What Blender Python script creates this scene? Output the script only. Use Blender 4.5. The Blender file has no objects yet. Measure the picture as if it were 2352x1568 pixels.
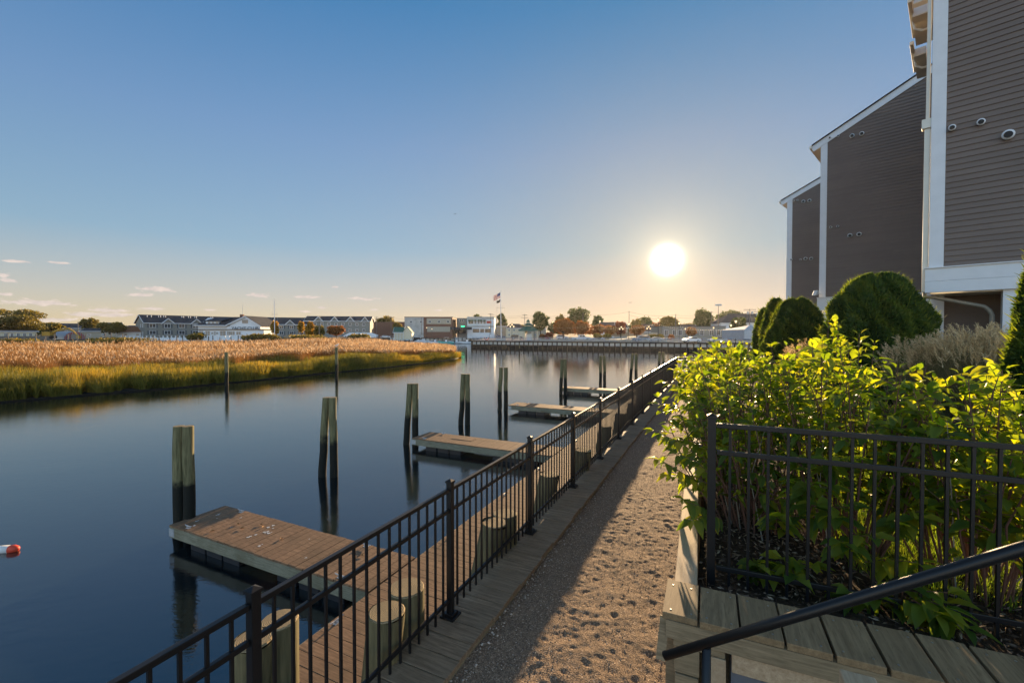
import bpy, bmesh, math, random
import numpy as np
from mathutils import Vector, Matrix
random.seed(7); RNG = np.random.default_rng(11)
R = math.radians
# ------------------------------------------------------------------ camera, sky, sun, exposure
CAMZ = 4.7; F = 1000.0; PITCH = R(-1.09)
SC = bpy.context.scene
cam = bpy.data.objects.new('camera', bpy.data.cameras.new('camera')); SC.collection.objects.link(cam)
cam.data.sensor_width = 36.0; cam.data.lens = 36.0*F/2352.0; cam.data.clip_start = 0.05; cam.data.clip_end = 20000
cam.location = (0, 0, CAMZ); cam.rotation_euler = (R(90)+PITCH, 0, 0); SC.camera = cam
def ray(x, y):
    a = (x-1176)/F; b = (784-y)/F; c, s = math.cos(PITCH), math.sin(PITCH)
    return Vector((a, c - b*s, s + b*c))
def at(x, y, Y):
    r = ray(x, y); k = Y/r.y; return Vector((r.x*k, Y, CAMZ + r.z*k))
def on(x, y, z=0.0):
    r = ray(x, y); k = (z-CAMZ)/r.z; return Vector((r.x*k, r.y*k, z))
SUN = ray(1532, 597).normalized()
SUN_EL = math.asin(SUN.z); SUN_AZ = math.atan2(SUN.x, SUN.y)
SC.view_settings.view_transform = 'Standard'; SC.view_settings.look = 'None'
SC.view_settings.exposure = 1.36; SC.view_settings.gamma = 1; SC.view_settings.use_curve_mapping = False
W = bpy.data.worlds.new('World'); SC.world = W; W.use_nodes = True
wn = W.node_tree.nodes; wl = W.node_tree.links; wn.clear()
def wnode(t, **k):
    n = wn.new(t)
    for a, b in k.items(): setattr(n, a, b)
    return n
def wmath(op, a, b=None, c=None, clamp=False):
    n = wn.new('ShaderNodeMath'); n.operation = op; n.use_clamp = clamp
    for i, v in enumerate((a, b, c)):
        if v is None: continue
        if isinstance(v, (int, float)): n.inputs[i].default_value = v
        else: wl.new(v, n.inputs[i])
    return n.outputs[0]
SKY_STRENGTH = 0.082; SOFT = 1.0
out = wnode('ShaderNodeOutputWorld'); bgn = wnode('ShaderNodeBackground'); bgn.inputs[1].default_value = SKY_STRENGTH
sky = wnode('ShaderNodeTexSky', sky_type='NISHITA', sun_disc=False, sun_elevation=SUN_EL, sun_rotation=SUN_AZ,
            altitude=0, air_density=1.0, dust_density=0.6, ozone_density=1.5)
tc = wnode('ShaderNodeTexCoord')
nrm = wnode('ShaderNodeVectorMath', operation='NORMALIZE'); wl.new(tc.outputs['Generated'], nrm.inputs[0])
sep = wnode('ShaderNodeSeparateXYZ'); wl.new(nrm.outputs[0], sep.inputs[0])
# aureole round the sun: a function of the angle to the sun, part of the sky itself
dotn = wnode('ShaderNodeVectorMath', operation='DOT_PRODUCT'); wl.new(nrm.outputs[0], dotn.inputs[0]); dotn.inputs[1].default_value = SUN
ang = wmath('ARCCOSINE', wmath('MINIMUM', dotn.outputs['Value'], 1.0))
def glow(width, power):   # exp(-(ang/width)^power)
    return wmath('EXPONENT', wmath('MULTIPLY', wmath('POWER', wmath('DIVIDE', ang, width), power), -1.0))
def scaled(col, fac, s):
    m = wnode('ShaderNodeVectorMath', operation='SCALE'); m.inputs[0].default_value = (col[0]*s, col[1]*s, col[2]*s)
    wl.new(fac, m.inputs['Scale']); return m.outputs[0]
def vadd(a, b):
    m = wnode('ShaderNodeVectorMath', operation='ADD'); wl.new(a, m.inputs[0]); wl.new(b, m.inputs[1]); return m.outputs[0]
tint = wnode('ShaderNodeVectorMath', operation='MULTIPLY'); wl.new(sky.outputs[0], tint.inputs[0]); tint.inputs[1].default_value = (1.0, 1.0, 1.0)
g1 = scaled((1.0, 0.95, 0.85), glow(0.018, 2.0), 60.0)      # the burnt-out disc
g2 = scaled((1.0, 0.74, 0.38), glow(0.05, 1.1), 3.6)
g3 = scaled((1.0, 0.68, 0.34), glow(0.20, 1.2), 0.9)
den = wnode('ShaderNodeVectorMath', operation='SCALE'); wl.new(tint.outputs[0], den.inputs[0]); den.inputs['Scale'].default_value = SOFT
den1 = wnode('ShaderNodeVectorMath', operation='ADD'); wl.new(den.outputs[0], den1.inputs[0]); den1.inputs[1].default_value = (1, 1, 1)
dv = wnode('ShaderNodeVectorMath', operation='DIVIDE'); wl.new(tint.outputs[0], dv.inputs[0]); wl.new(den1.outputs[0], dv.inputs[1])
elr = wmath('ARCSINE', sep.outputs[2])
rmp = wnode('ShaderNodeValToRGB'); wl.new(wmath('DIVIDE', elr, 1.0), rmp.inputs[0]); E = rmp.color_ramp.elements
ST = [(0.0, (4.5, 3.75, 3.0)), (0.03, (4.0, 3.5, 2.9)), (0.075, (3.4, 3.3, 3.2)), (0.18, (2.05, 2.85, 3.6)), (0.385, (1.55, 2.35, 3.6)), (0.63, (0.65, 1.75, 3.2)), (0.80, (0.6, 1.55, 2.9)), (0.98, (1.9, 1.6, 1.7))]
while len(E) < len(ST): E.new(0.5)
for i_, (p_, c_) in enumerate(ST): E[i_].position = p_; E[i_].color = (c_[0]/5, c_[1]/5, c_[2]/5, 1)
tn = wnode('ShaderNodeVectorMath', operation='SCALE'); wl.new(rmp.outputs[0], tn.inputs[0]); tn.inputs['Scale'].default_value = 5.0
mt = wnode('ShaderNodeVectorMath', operation='MULTIPLY'); wl.new(dv.outputs[0], mt.inputs[0]); wl.new(tn.outputs[0], mt.inputs[1])
dk = scaled((-0.02, -0.17, -0.30), glow(0.42, 1.6), 1.0); dk1 = wnode('ShaderNodeVectorMath', operation='ADD'); wl.new(dk, dk1.inputs[0]); dk1.inputs[1].default_value = (1, 1, 1)
mt2 = wnode('ShaderNodeVectorMath', operation='MULTIPLY'); wl.new(mt.outputs[0], mt2.inputs[0]); wl.new(dk1.outputs[0], mt2.inputs[1])
# the unseen sky overhead and behind the camera (east) gets added brightness and a more neutral tone to fill the shadows
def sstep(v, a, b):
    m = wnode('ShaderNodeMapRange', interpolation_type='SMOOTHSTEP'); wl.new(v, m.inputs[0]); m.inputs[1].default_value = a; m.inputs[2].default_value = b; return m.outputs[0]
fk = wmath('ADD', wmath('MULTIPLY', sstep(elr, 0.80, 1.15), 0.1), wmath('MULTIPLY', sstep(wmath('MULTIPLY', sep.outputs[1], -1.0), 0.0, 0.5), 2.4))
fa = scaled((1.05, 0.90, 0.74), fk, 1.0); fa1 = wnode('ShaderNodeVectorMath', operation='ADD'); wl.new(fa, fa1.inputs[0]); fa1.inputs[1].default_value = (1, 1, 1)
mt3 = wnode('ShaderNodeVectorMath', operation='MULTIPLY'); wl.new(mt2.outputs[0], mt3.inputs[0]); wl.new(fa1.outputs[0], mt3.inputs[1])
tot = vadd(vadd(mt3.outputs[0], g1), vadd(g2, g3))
# small low clouds: each an elongated soft blob in direction space, broken up by noise
az = wmath('ARCTAN2', sep.outputs[0], sep.outputs[1]); el = wmath('ARCSINE', sep.outputs[2])
comb = wnode('ShaderNodeCombineXYZ'); wl.new(wmath('MULTIPLY', az, 60.0), comb.inputs[0]); wl.new(wmath('MULTIPLY', el, 190.0), comb.inputs[1])
nz = wnode('ShaderNodeTexNoise'); nz.inputs['Scale'].default_value = 1.0; nz.inputs['Detail'].default_value = 5.0; nz.inputs['Roughness'].default_value = 0.55
wl.new(comb.outputs[0], nz.inputs['Vector'])
CLOUDS = [(362, 664, 62, 7), (320, 677, 38, 5), (355, 709, 40, 5), (592, 678, 36, 6), (706, 682, 38, 3.5), (832, 686, 46, 4), (770, 659, 12, 2.5),
          (90, 695, 120, 8), (40, 600, 55, 4), (135, 604, 36, 3), (10, 632, 22, 6), (20, 644, 30, 4), (10, 675, 30, 4), (250, 712, 60, 6), (185, 722, 55, 6),
          (270, 724, 70, 5), (120, 734, 80, 6), (480, 711, 20, 3), (740, 706, 24, 3), (860, 711, 14, 3), (700, 715, 22, 2.5), (1005, 712, 18, 2.5), (1445, 690, 1, 1)]
acc = None
for (cx, cy, cw, ch) in CLOUDS[:-1]:
    d = ray(cx, cy).normalized(); a0 = math.atan2(d.x, d.y); e0 = math.asin(d.z)
    k = 1.0/(F*(1+((cx-1176)/F)**2))
    u = wmath('POWER', wmath('MULTIPLY', wmath('SUBTRACT', az, a0), 1.25/(cw*k)), 2.0)
    kv = 1.0/(F*math.sqrt(1+((cx-1176)/F)**2))
    v = wmath('POWER', wmath('MULTIPLY', wmath('SUBTRACT', el, e0), 1.0/(ch*kv*1.0)), 2.0)
    m = wmath('EXPONENT', wmath('MULTIPLY', wmath('ADD', u, v), -1.0))
    acc = m if acc is None else wmath('ADD', acc, m)
cl = wmath('ADD', wmath('MULTIPLY', acc, 0.9), wmath('MULTIPLY', wmath('SUBTRACT', nz.outputs[0], 0.5), 1.7))
mr = wnode('ShaderNodeMapRange', interpolation_type='SMOOTHSTEP'); wl.new(cl, mr.inputs[0]); mr.inputs[1].default_value = 0.33; mr.inputs[2].default_value = 0.70
cmask = wmath('MULTIPLY', mr.outputs[0], wmath('MULTIPLY', wmath('MINIMUM', wmath('MULTIPLY', acc, 5.0), 1.0), 0.8))
ccol = wnode('ShaderNodeMix', data_type='RGBA'); wl.new(nz.outputs[0], ccol.inputs[0])
ccol.inputs[6].default_value = (1.9, 1.8, 2.0, 1); ccol.inputs[7].default_value = (5.6, 4.6, 3.9, 1)
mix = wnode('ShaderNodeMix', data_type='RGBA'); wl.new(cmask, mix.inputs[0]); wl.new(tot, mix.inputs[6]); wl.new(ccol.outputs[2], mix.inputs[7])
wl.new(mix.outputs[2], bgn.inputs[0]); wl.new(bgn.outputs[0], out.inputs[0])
sl = bpy.data.lights.new('sun', 'SUN'); so = bpy.data.objects.new('sun', sl); SC.collection.objects.link(so)
sl.energy = 5.0; sl.angle = R(0.55); sl.color = (1.0, 0.70, 0.39)
so.rotation_euler = (-SUN).to_track_quat('-Z', 'Y').to_euler()
# ------------------------------------------------------------------ helpers
def tag(o, label=None, cat=None, group=None, kind=None):
    if label: o['label'] = label
    if cat: o['category'] = cat
    if group: o['group'] = group
    if kind: o['kind'] = kind
    return o
WT = []
def thing(name, label, cat, loc=None, group=None, rz=0.0):   # loc None: its parts are modelled in world coordinates, settled at the end
    o = bpy.data.objects.new(name, None); SC.collection.objects.link(o); o.rotation_euler = (0, 0, rz)
    if loc is None: WT.append(o)
    else: o.location = loc
    o.empty_display_size = 0.2
    return tag(o, label, cat, group)
class MB:
    def __init__(s): s.v = []; s.f = []; s.r = []; s.m = []
    def add(s, vs, fs, rnd=None, mi=0):
        b = len(s.v); s.v += [tuple(p) for p in vs]; rn = random.random() if rnd is None else rnd
        for f in fs: s.f.append(tuple(b+i for i in f)); s.r.append(rn); s.m.append(mi)
    def box(s, c, h, ax=None, rnd=None, mi=0):
        c = Vector(c)
        if ax is None: ax = (Vector((1, 0, 0)), Vector((0, 1, 0)), Vector((0, 0, 1)))
        ax = [Vector(a) for a in ax]
        vs = [c + ax[0]*h[0]*i + ax[1]*h[1]*j + ax[2]*h[2]*k for i in (-1, 1) for j in (-1, 1) for k in (-1, 1)]
        fs = [(0, 1, 3, 2), (4, 6, 7, 5), (0, 4, 5, 1), (2, 3, 7, 6), (0, 2, 6, 4), (1, 5, 7, 3)]
        s.add(vs, fs, rnd, mi)
    def bar(s, a, b, w, h, up=(0, 0, 1), rnd=None, mi=0):
        a = Vector(a); b = Vector(b); d = (b-a); L = d.length; d.normalize()
        sd = d.cross(Vector(up)); sd = sd.normalized() if sd.length > 1e-5 else Vector((1, 0, 0)); u = sd.cross(d)
        s.box((a+b)/2, (L/2, w/2, h/2), (d, sd, u), rnd, mi)
    def tube(s, pts, rad, n=10, cap=True, rnd=None, mi=0):
        pts = [Vector(p) for p in pts]; rads = rad if isinstance(rad, (list, tuple)) else [rad]*len(pts)
        vs = []; fs = []; prev = None
        for i, p in enumerate(pts):
            d = (pts[min(i+1, len(pts)-1)] - pts[max(i-1, 0)]).normalized()
            if prev is None: sd = d.cross(Vector((0, 0, 1))) if abs(d.z) < .95 else d.cross(Vector((1, 0, 0)))
            else: sd = prev - d*prev.dot(d)
            sd.normalize(); prev = sd; u = d.cross(sd)
            for k in range(n):
                t = 2*math.pi*k/n; vs.append(p + (sd*math.cos(t)+u*math.sin(t))*rads[i])
        for i in range(len(pts)-1):
            for k in range(n):
                a = i*n+k; b = i*n+(k+1) % n; fs.append((a, b, b+n, a+n))
        if cap: fs.append(tuple(range(n-1, -1, -1))); fs.append(tuple(range((len(pts)-1)*n, len(pts)*n)))
        s.add(vs, fs, rnd, mi)
    def prism(s, poly, off, rnd=None, mi=0):
        poly = [Vector(p) for p in poly]; off = Vector(off); n = len(poly)
        vs = poly + [p+off for p in poly]
        fs = [tuple(range(n-1, -1, -1)), tuple(range(n, 2*n))] + [(i, (i+1) % n, (i+1) % n+n, i+n) for i in range(n)]
        s.add(vs, fs, rnd, mi)
    def poly(s, pts, rnd=None, mi=0): s.add(pts, [tuple(range(len(pts)))], rnd, mi)
    def build(s, name, mat, parent=None, bevel=0.0, smooth=False):
        me = bpy.data.meshes.new(name); me.from_pydata(s.v, [], s.f)
        mats = mat if isinstance(mat, (list, tuple)) else [mat]
        for m in mats: me.materials.append(m)
        if len(mats) > 1: me.polygons.foreach_set('material_index', s.m)
        at_ = me.attributes.new('rnd', 'FLOAT', 'FACE'); at_.data.foreach_set('value', s.r)
        if smooth: me.polygons.foreach_set('use_smooth', [True]*len(s.f))
        me.update()
        bm = bmesh.new(); bm.from_mesh(me); bmesh.ops.recalc_face_normals(bm, faces=bm.faces); bm.to_mesh(me); bm.free()
        o = bpy.data.objects.new(name, me); SC.collection.objects.link(o)
        if parent is not None: o.parent = parent
        if bevel:
            b = o.modifiers.new('bevel', 'BEVEL'); b.width = bevel; b.segments = 2; b.limit_method = 'ANGLE'
        return o
def rawmesh(name, verts, faces_flat, nper, mat, parent=None, rnd=None, smooth=False, rnd2=None):
    verts = np.asarray(verts, dtype=np.float32).reshape(-1, 3); ff = np.asarray(faces_flat, dtype=np.int32).ravel(); nf = len(ff)//nper
    me = bpy.data.meshes.new(name); me.vertices.add(len(verts)); me.vertices.foreach_set('co', verts.ravel())
    me.loops.add(len(ff)); me.loops.foreach_set('vertex_index', ff)
    me.polygons.add(nf); me.polygons.foreach_set('loop_start', np.arange(0, nf*nper, nper, dtype=np.int32))
    try: me.polygons.foreach_set('loop_total', np.full(nf, nper, dtype=np.int32))
    except Exception: pass
    if smooth: me.polygons.foreach_set('use_smooth', np.ones(nf, dtype=bool))
    if rnd is not None:
        a = me.attributes.new('rnd', 'FLOAT', 'FACE'); a.data.foreach_set('value', np.asarray(rnd, dtype=np.float32))
    if rnd2 is not None:
        a = me.attributes.new('rnd2', 'FLOAT', 'FACE'); a.data.foreach_set('value', np.asarray(rnd2, dtype=np.float32))
    me.materials.append(mat); me.update(calc_edges=True); me.validate()
    o = bpy.data.objects.new(name, me); SC.collection.objects.link(o)
    if parent is not None:
        o.parent = parent
    return o
def copy_tree(o, parent=None):
    c = o.copy(); SC.collection.objects.link(c)
    if parent is not None: c.parent = parent
    for ch in list(o.children): copy_tree(ch, c)
    return c
# ------------------------------------------------------------------ materials
class NT:
    def __init__(s, name, rough=0.6, spec=0.3, metal=0.0):
        s.m = bpy.data.materials.new(name); s.m.use_nodes = True; s.n = s.m.node_tree.nodes; s.l = s.m.node_tree.links
        s.b = s.n['Principled BSDF']; s.b.inputs['Roughness'].default_value = rough; s.b.inputs['Metallic'].default_value = metal
        s.b.inputs['Specular IOR Level'].default_value = spec
    def node(s, t, **k):
        n = s.n.new(t)
        for a, b in k.items(): setattr(n, a, b)
        return n
    def coord(s, scale=(1, 1, 1), kind='Object', rot=(0, 0, 0)):
        t = s.node('ShaderNodeTexCoord'); m = s.node('ShaderNodeMapping'); m.vector_type = 'TEXTURE'; s.l.new(t.outputs[kind], m.inputs[0])
        m.inputs['Scale'].default_value = tuple(1.0/x for x in scale); m.inputs['Rotation'].default_value = rot; return m.outputs[0]
    def attr(s, n='rnd'):
        a = s.node('ShaderNodeAttribute'); a.attribute_name = n; return a.outputs['Fac']
    def noise(s, vec, scale, detail=4, rough=0.55, dist=0.0):
        n = s.node('ShaderNodeTexNoise'); n.inputs['Scale'].default_value = scale; n.inputs['Detail'].default_value = detail
        n.inputs['Roughness'].default_value = rough; n.inputs['Distortion'].default_value = dist
        if vec is not None: s.l.new(vec, n.inputs['Vector'])
        return n.outputs[0]
    def math(s, op, a, b=None, clamp=False):
        n = s.node('ShaderNodeMath', operation=op); n.use_clamp = clamp
        for i, v in enumerate((a, b)):
            if v is None: continue
            if isinstance(v, (int, float)): n.inputs[i].default_value = v
            else: s.l.new(v, n.inputs[i])
        return n.outputs[0]
    def ramp(s, fac, stops):
        r = s.node('ShaderNodeValToRGB'); e = r.color_ramp.elements
        while len(e) < len(stops): e.new(0.5)
        for i, (p, c) in enumerate(stops): e[i].position = p; e[i].color = (*c, 1)
        s.l.new(fac, r.inputs[0]); return r.outputs[0]
    def mix(s, fac, a, b, mode='MIX'):
        n = s.node('ShaderNodeMix', data_type='RGBA', blend_type=mode)
        for i, v in ((0, fac), (6, a), (7, b)):
            if isinstance(v, (int, float)): n.inputs[i].default_value = v
            elif isinstance(v, tuple): n.inputs[i].default_value = (*v, 1)
            else: s.l.new(v, n.inputs[i])
        return n.outputs[2]
    def col(s, c):
        if isinstance(c, tuple): s.b.inputs['Base Color'].default_value = (*c, 1)
        else: s.l.new(c, s.b.inputs['Base Color'])
        return s
    def rough(s, r): s.l.new(r, s.b.inputs['Roughness']); return s
    def bump(s, h, strength=0.3, dist=0.01):
        n = s.node('ShaderNodeBump'); n.inputs['Strength'].default_value = strength; n.inputs['Distance'].default_value = dist
        s.l.new(h, n.inputs['Height']); s.l.new(n.outputs[0], s.b.inputs['Normal']); return s
def m_plain(name, c, rough=0.5, spec=0.3, metal=0.0, var=0.12, scale=3.0):
    t = NT(name, rough, spec, metal); v = t.coord(); n = t.noise(v, scale, 5)
    lo = tuple(max(0, x*(1-var)) for x in c); hi = tuple(x*(1+var) for x in c)
    t.col(t.ramp(n, [(0.3, lo), (0.7, hi)])); return t.m
def m_wood(name, dark, light, gdir=(1, 14, 14), rot=(0, 0, 0), stain=0.35, rough=0.75, bump=0.25, stainc=(0.03, 0.028, 0.022), gscale=3.0):
    t = NT(name, rough, 0.25); rn = t.attr()
    v = t.coord(gdir, rot=rot)
    off = t.node('ShaderNodeVectorMath', operation='ADD'); cmb = t.node('ShaderNodeCombineXYZ'); s7 = t.math('MULTIPLY', rn, 37.0)
    for i in range(3): t.l.new(s7, cmb.inputs[i])
    t.l.new(v, off.inputs[0]); t.l.new(cmb.outputs[0], off.inputs[1]); vv = off.outputs[0]
    g = t.noise(vv, gscale, 6, 0.65, 0.4); g2 = t.noise(vv, gscale*4, 3, 0.6)
    base = t.ramp(g, [(0.28, dark), (0.72, light)])
    base = t.mix(t.math('MULTIPLY', rn, 0.55), base, tuple(x*0.55 for x in light), 'MIX')
    st = t.noise(t.coord((1, 1, 1)), 1.7, 6, 0.6); sm = t.ramp(st, [(0.47, (0, 0, 0)), (0.68, (1, 1, 1))])
    sf = t.math('MULTIPLY', sm, stain)
    base = t.mix(sf, base, stainc)
    base = t.mix(t.math('MULTIPLY', t.math('LESS_THAN', g2, 0.4), 0.5), base, dark)
    t.col(base); t.bump(t.math('ADD', g, t.math('MULTIPLY', g2, 0.5)), bump, 0.006); return t.m
def m_leaf(name, c1, c2, c3=None, trans=0.5, rough=0.45, tcol=None, spec=0.3):
    t = NT(name, rough, spec); rn = t.attr()
    stops = [(0.0, c1), (1.0, c2)] if c3 is None else [(0.0, c1), (0.55, c2), (1.0, c3)]
    c = t.ramp(rn, stops); t.col(c)
    tr = t.node('ShaderNodeBsdfTranslucent')
    if tcol is None: t.l.new(c, tr.inputs[0])
    else:
        mm = t.node('ShaderNodeMix', data_type='RGBA', blend_type='MULTIPLY'); mm.inputs[0].default_value = 1.0
        t.l.new(c, mm.inputs[6]); mm.inputs[7].default_value = (*tcol, 1); mm.clamp_result = False; t.l.new(mm.outputs[2], tr.inputs[0])
    ms = t.node('ShaderNodeMixShader'); ms.inputs[0].default_value = trans
    t.l.new(t.b.outputs[0], ms.inputs[1]); t.l.new(tr.outputs[0], ms.inputs[2])
    t.l.new(ms.outputs[0], t.n['Material Output'].inputs[0]); return t.m
def m_emit(name, c, s):
    t = NT(name); t.col(tuple(min(1, x) for x in c)); t.b.inputs['Emission Color'].default_value = (*c, 1); t.b.inputs['Emission Strength'].default_value = s; return t.m
# path frame: l = metres right of the camera line, t = metres along the fence direction
AL = math.atan(474/F); DV = Vector((math.sin(AL), math.cos(AL), 0)); RV = Vector((math.cos(AL), -math.sin(AL), 0)); ZV = Vector((0, 0, 1))
def P(l, t, z=0.0): return RV*l + DV*t + ZV*z
def LT(p): return (p.dot(RV), p.dot(DV))
# ------------------------------------------------------------------ materials used by the near scene
M = {}
t = NT('water', 0.02, 0.5); t.b.inputs['IOR'].default_value = 2.0
t.col((0.006, 0.010, 0.012))
v1 = t.coord((1, 1, 1), rot=(0, 0, 0.5)); n1 = t.noise(t.coord((1.0, 2.2, 1), rot=(0, 0, 0.35)), 2.2, 4, 0.6, 0.3); n2 = t.noise(t.coord((1.0, 1.8, 1), rot=(0, 0, -0.25)), 0.35, 3, 0.5, 0.5)
n3 = t.noise(v1, 0.06, 2, 0.5)
patch = t.math('ADD', 0.35, t.math('MULTIPLY', n3, 1.1))
n4 = t.noise(t.coord((1.0, 2.6, 1), rot=(0, 0, 0.15)), 7.0, 3, 0.6, 0.4)
t.bump(t.math('MULTIPLY', t.math('ADD', t.math('ADD', n1, t.math('MULTIPLY', n4, 0.6)), t.math('MULTIPLY', n2, 1.6)), patch), 0.08, 0.05); M['water'] = t.m
M['deck'] = m_wood('weathered_deck_wood', (0.075, 0.042, 0.022), (0.34, 0.205, 0.115), rot=(0, 0, -AL), stain=0.35, stainc=(0.05, 0.042, 0.025))
M['deck_grey'] = m_wood('grey_boardwalk_wood', (0.10, 0.062, 0.036), (0.37, 0.255, 0.155), rot=(0, 0, -AL), stain=0.3, stainc=(0.06, 0.05, 0.035))
M['beam'] = m_wood('grey_green_beam', (0.11, 0.10, 0.06), (0.34, 0.32, 0.23), rot=(0, 0, -AL), stain=0.45, stainc=(0.07, 0.06, 0.025))
M['timber'] = m_wood('pale_cut_timber', (0.30, 0.20, 0.11), (0.55, 0.41, 0.26), gdir=(14, 1, 14), rot=(0, 0, -AL), stain=0.15, stainc=(0.12, 0.08, 0.05))
M['cap'] = m_wood('weathered_cap_boards', (0.12, 0.075, 0.036), (0.35, 0.24, 0.125), gdir=(14, 1, 14), rot=(0, 0, -AL), stain=0.2, stainc=(0.09, 0.07, 0.045))
M['wallwood'] = m_wood('retaining_wall_timber', (0.13, 0.095, 0.055), (0.36, 0.27, 0.16), gdir=(1, 14, 14), rot=(0, 0, -AL), stain=0.4, stainc=(0.05, 0.055, 0.03))
M['black'] = m_plain('black_powder_coat', (0.007, 0.007, 0.0075), 0.42, 0.35)
M['float'] = m_plain('black_plastic_float', (0.018, 0.018, 0.02), 0.45, 0.4)
M['galv'] = m_plain('galvanised_steel', (0.42, 0.43, 0.44), 0.45, 0.5, 0.3, 0.25, 30)
M['sheet'] = m_plain('grey_sheet_piling', (0.12, 0.13, 0.15), 0.5, 0.4)
M['ring'] = None
t = NT('end_grain_wood', 0.8, 0.2); v = t.coord(); w = t.node('ShaderNodeTexWave', wave_type='RINGS', rings_direction='Z'); t.l.new(v, w.inputs[0])
w.inputs['Scale'].default_value = 26; w.inputs['Distortion'].default_value = 4.5; w.inputs['Detail'].default_value = 2; w.inputs['Detail Scale'].default_value = 1.5
c = t.ramp(w.outputs[0], [(0.1, (0.17, 0.115, 0.055)), (0.9, (0.36, 0.26, 0.14))]); t.col(t.mix(t.math('MULTIPLY', t.noise(v, 9, 4), 0.5), c, (0.24, 0.21, 0.13))); t.bump(w.outputs[0], 0.4, 0.004); M['ring'] = t.m
def m_pile(name, wet, lo, hi, ramp_h=0.35):
    t = NT(name, 0.8, 0.25); g = t.node('ShaderNodeNewGeometry'); sp = t.node('ShaderNodeSeparateXYZ'); t.l.new(g.outputs['Position'], sp.inputs[0])
    v = t.coord((9, 9, 0.8)); n = t.noise(v, 2.4, 5, 0.6); wood = t.ramp(n, [(0.25, lo), (0.75, hi)])
    edge = t.noise(t.coord((1, 1, 1)), 3.0, 4, 0.6)
    m = t.math('MULTIPLY', t.math('SUBTRACT', t.math('ADD', sp.outputs[2], t.math('MULTIPLY', edge, 0.9)), wet+0.2), 4.5, True)
    c = t.mix(m, (0.012, 0.013, 0.010), wood); t.col(c); t.bump(n, 0.5, 0.015); return t.m
M['pile'] = m_pile('treated_piling_wood', 1.38, (0.045, 0.044, 0.019), (0.24, 0.215, 0.11))
M['stub'] = m_pile('green_stained_piling', 1.2, (0.055, 0.05, 0.026), (0.21, 0.175, 0.09))
t = NT('gravel', 0.9, 0.25); v = t.coord(); a = t.noise(v, 90, 4, 0.7); b = t.noise(v, 2.5, 4); vo = t.node('ShaderNodeTexVoronoi'); vo.inputs['Scale'].default_value = 110; t.l.new(v, vo.inputs['Vector'])
c = t.ramp(vo.outputs['Color'], [(0.0, (0.05, 0.034, 0.023)), (0.5, (0.20, 0.133, 0.085)), (0.85, (0.38, 0.26, 0.165)), (1.0, (0.75, 0.60, 0.46))])
c = t.mix(t.math('MULTIPLY', b, 0.35), c, (0.23, 0.155, 0.10)); t.col(c); t.bump(t.math('ADD', a, t.math('MULTIPLY', vo.outputs['Distance'], 0.9)), 0.7, 0.008); M['gravel'] = t.m
t = NT('mulch_soil', 0.95, 0.1); v = t.coord(); n = t.noise(v, 25, 6, 0.7); t.col(t.ramp(n, [(0.3, (0.018, 0.012, 0.008)), (0.7, (0.07, 0.045, 0.03))])); t.bump(n, 0.8, 0.03); M['soil'] = t.m
t = NT('lawn_ground', 0.95, 0.1); v = t.coord(); n = t.noise(v, 6, 6, 0.7); t.col(t.ramp(n, [(0.3, (0.025, 0.045, 0.012)), (0.7, (0.06, 0.10, 0.025))])); M['lawn'] = t.m
t = NT('far_land', 0.95, 0.1); v = t.coord(); n = t.noise(v, 0.15, 6, 0.6); t.col(t.ramp(n, [(0.35, (0.05, 0.05, 0.035)), (0.6, (0.11, 0.10, 0.085))])); M['land'] = t.m
M['chip'] = m_leaf('wood_chips', (0.06, 0.035, 0.02), (0.22, 0.14, 0.09), (0.40, 0.30, 0.20), trans=0.0, rough=0.8)
# ------------------------------------------------------------------ setting: water, near ground
def sheet(name, pts, z, mat, kind='structure'):
    me = bpy.data.meshes.new(name); me.from_pydata([(p[0], p[1], z) for p in pts], [], [tuple(range(len(pts)))]); me.materials.append(mat)
    o = bpy.data.objects.new(name, me); SC.collection.objects.link(o)
    if kind: o['kind'] = kind
    return o
sheet('water', [(-9000, -200), (9000, -200), (9000, 12000), (-9000, 12000)], 0.0, M['water'])
BW = 2.15            # boardwalk level
SOIL = 2.93
def vnoise(x, y, seed=0):      # smooth value noise on arrays
    xi = np.floor(x).astype(np.int64); yi = np.floor(y).astype(np.int64); fx = x-xi; fy = y-yi; fx = fx*fx*(3-2*fx); fy = fy*fy*(3-2*fy)
    def h(a, b):
        n = (a*374761393 + b*668265263 + seed*1274126177) & 0x7fffffff; n = ((n ^ (n >> 13))*1274126177) & 0x7fffffff
        return ((n ^ (n >> 16)) & 0xffff)/65535.0
    return (h(xi, yi)*(1-fx)+h(xi+1, yi)*fx)*(1-fy)+(h(xi, yi+1)*(1-fx)+h(xi+1, yi+1)*fx)*fy
def grid_mesh(name, ls, ts, zf, mat, frame=True, kind='structure'):
    L, T = np.meshgrid(ls, ts); Z = zf(L, T)
    if frame: X = L*RV.x+T*DV.x; Y = L*RV.y+T*DV.y
    else: X, Y = L, T
    nl, nt = len(ls), len(ts); idx = np.arange(nl*nt).reshape(nt, nl)
    q = np.stack([idx[:-1, :-1], idx[:-1, 1:], idx[1:, 1:], idx[1:, :-1]], -1).reshape(-1)
    o = rawmesh(name, np.stack([X, Y, Z], -1), q, 4, mat, smooth=True)
    if kind: o['kind'] = kind
    return o
PL, PT = np.arange(-1.9, 0.35, 0.018), np.concatenate([np.arange(1.2, 7.5, 0.018), np.arange(7.5, 14, 0.05), np.arange(14, 31, 0.2)])
FP = [(random.uniform(-1.45, -0.25), random.uniform(1.6, 11), random.uniform(0, math.pi), random.uniform(0.10, 0.17), random.uniform(0.045, 0.07), random.uniform(0.003, 0.007)) for _ in range(60)]
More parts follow.
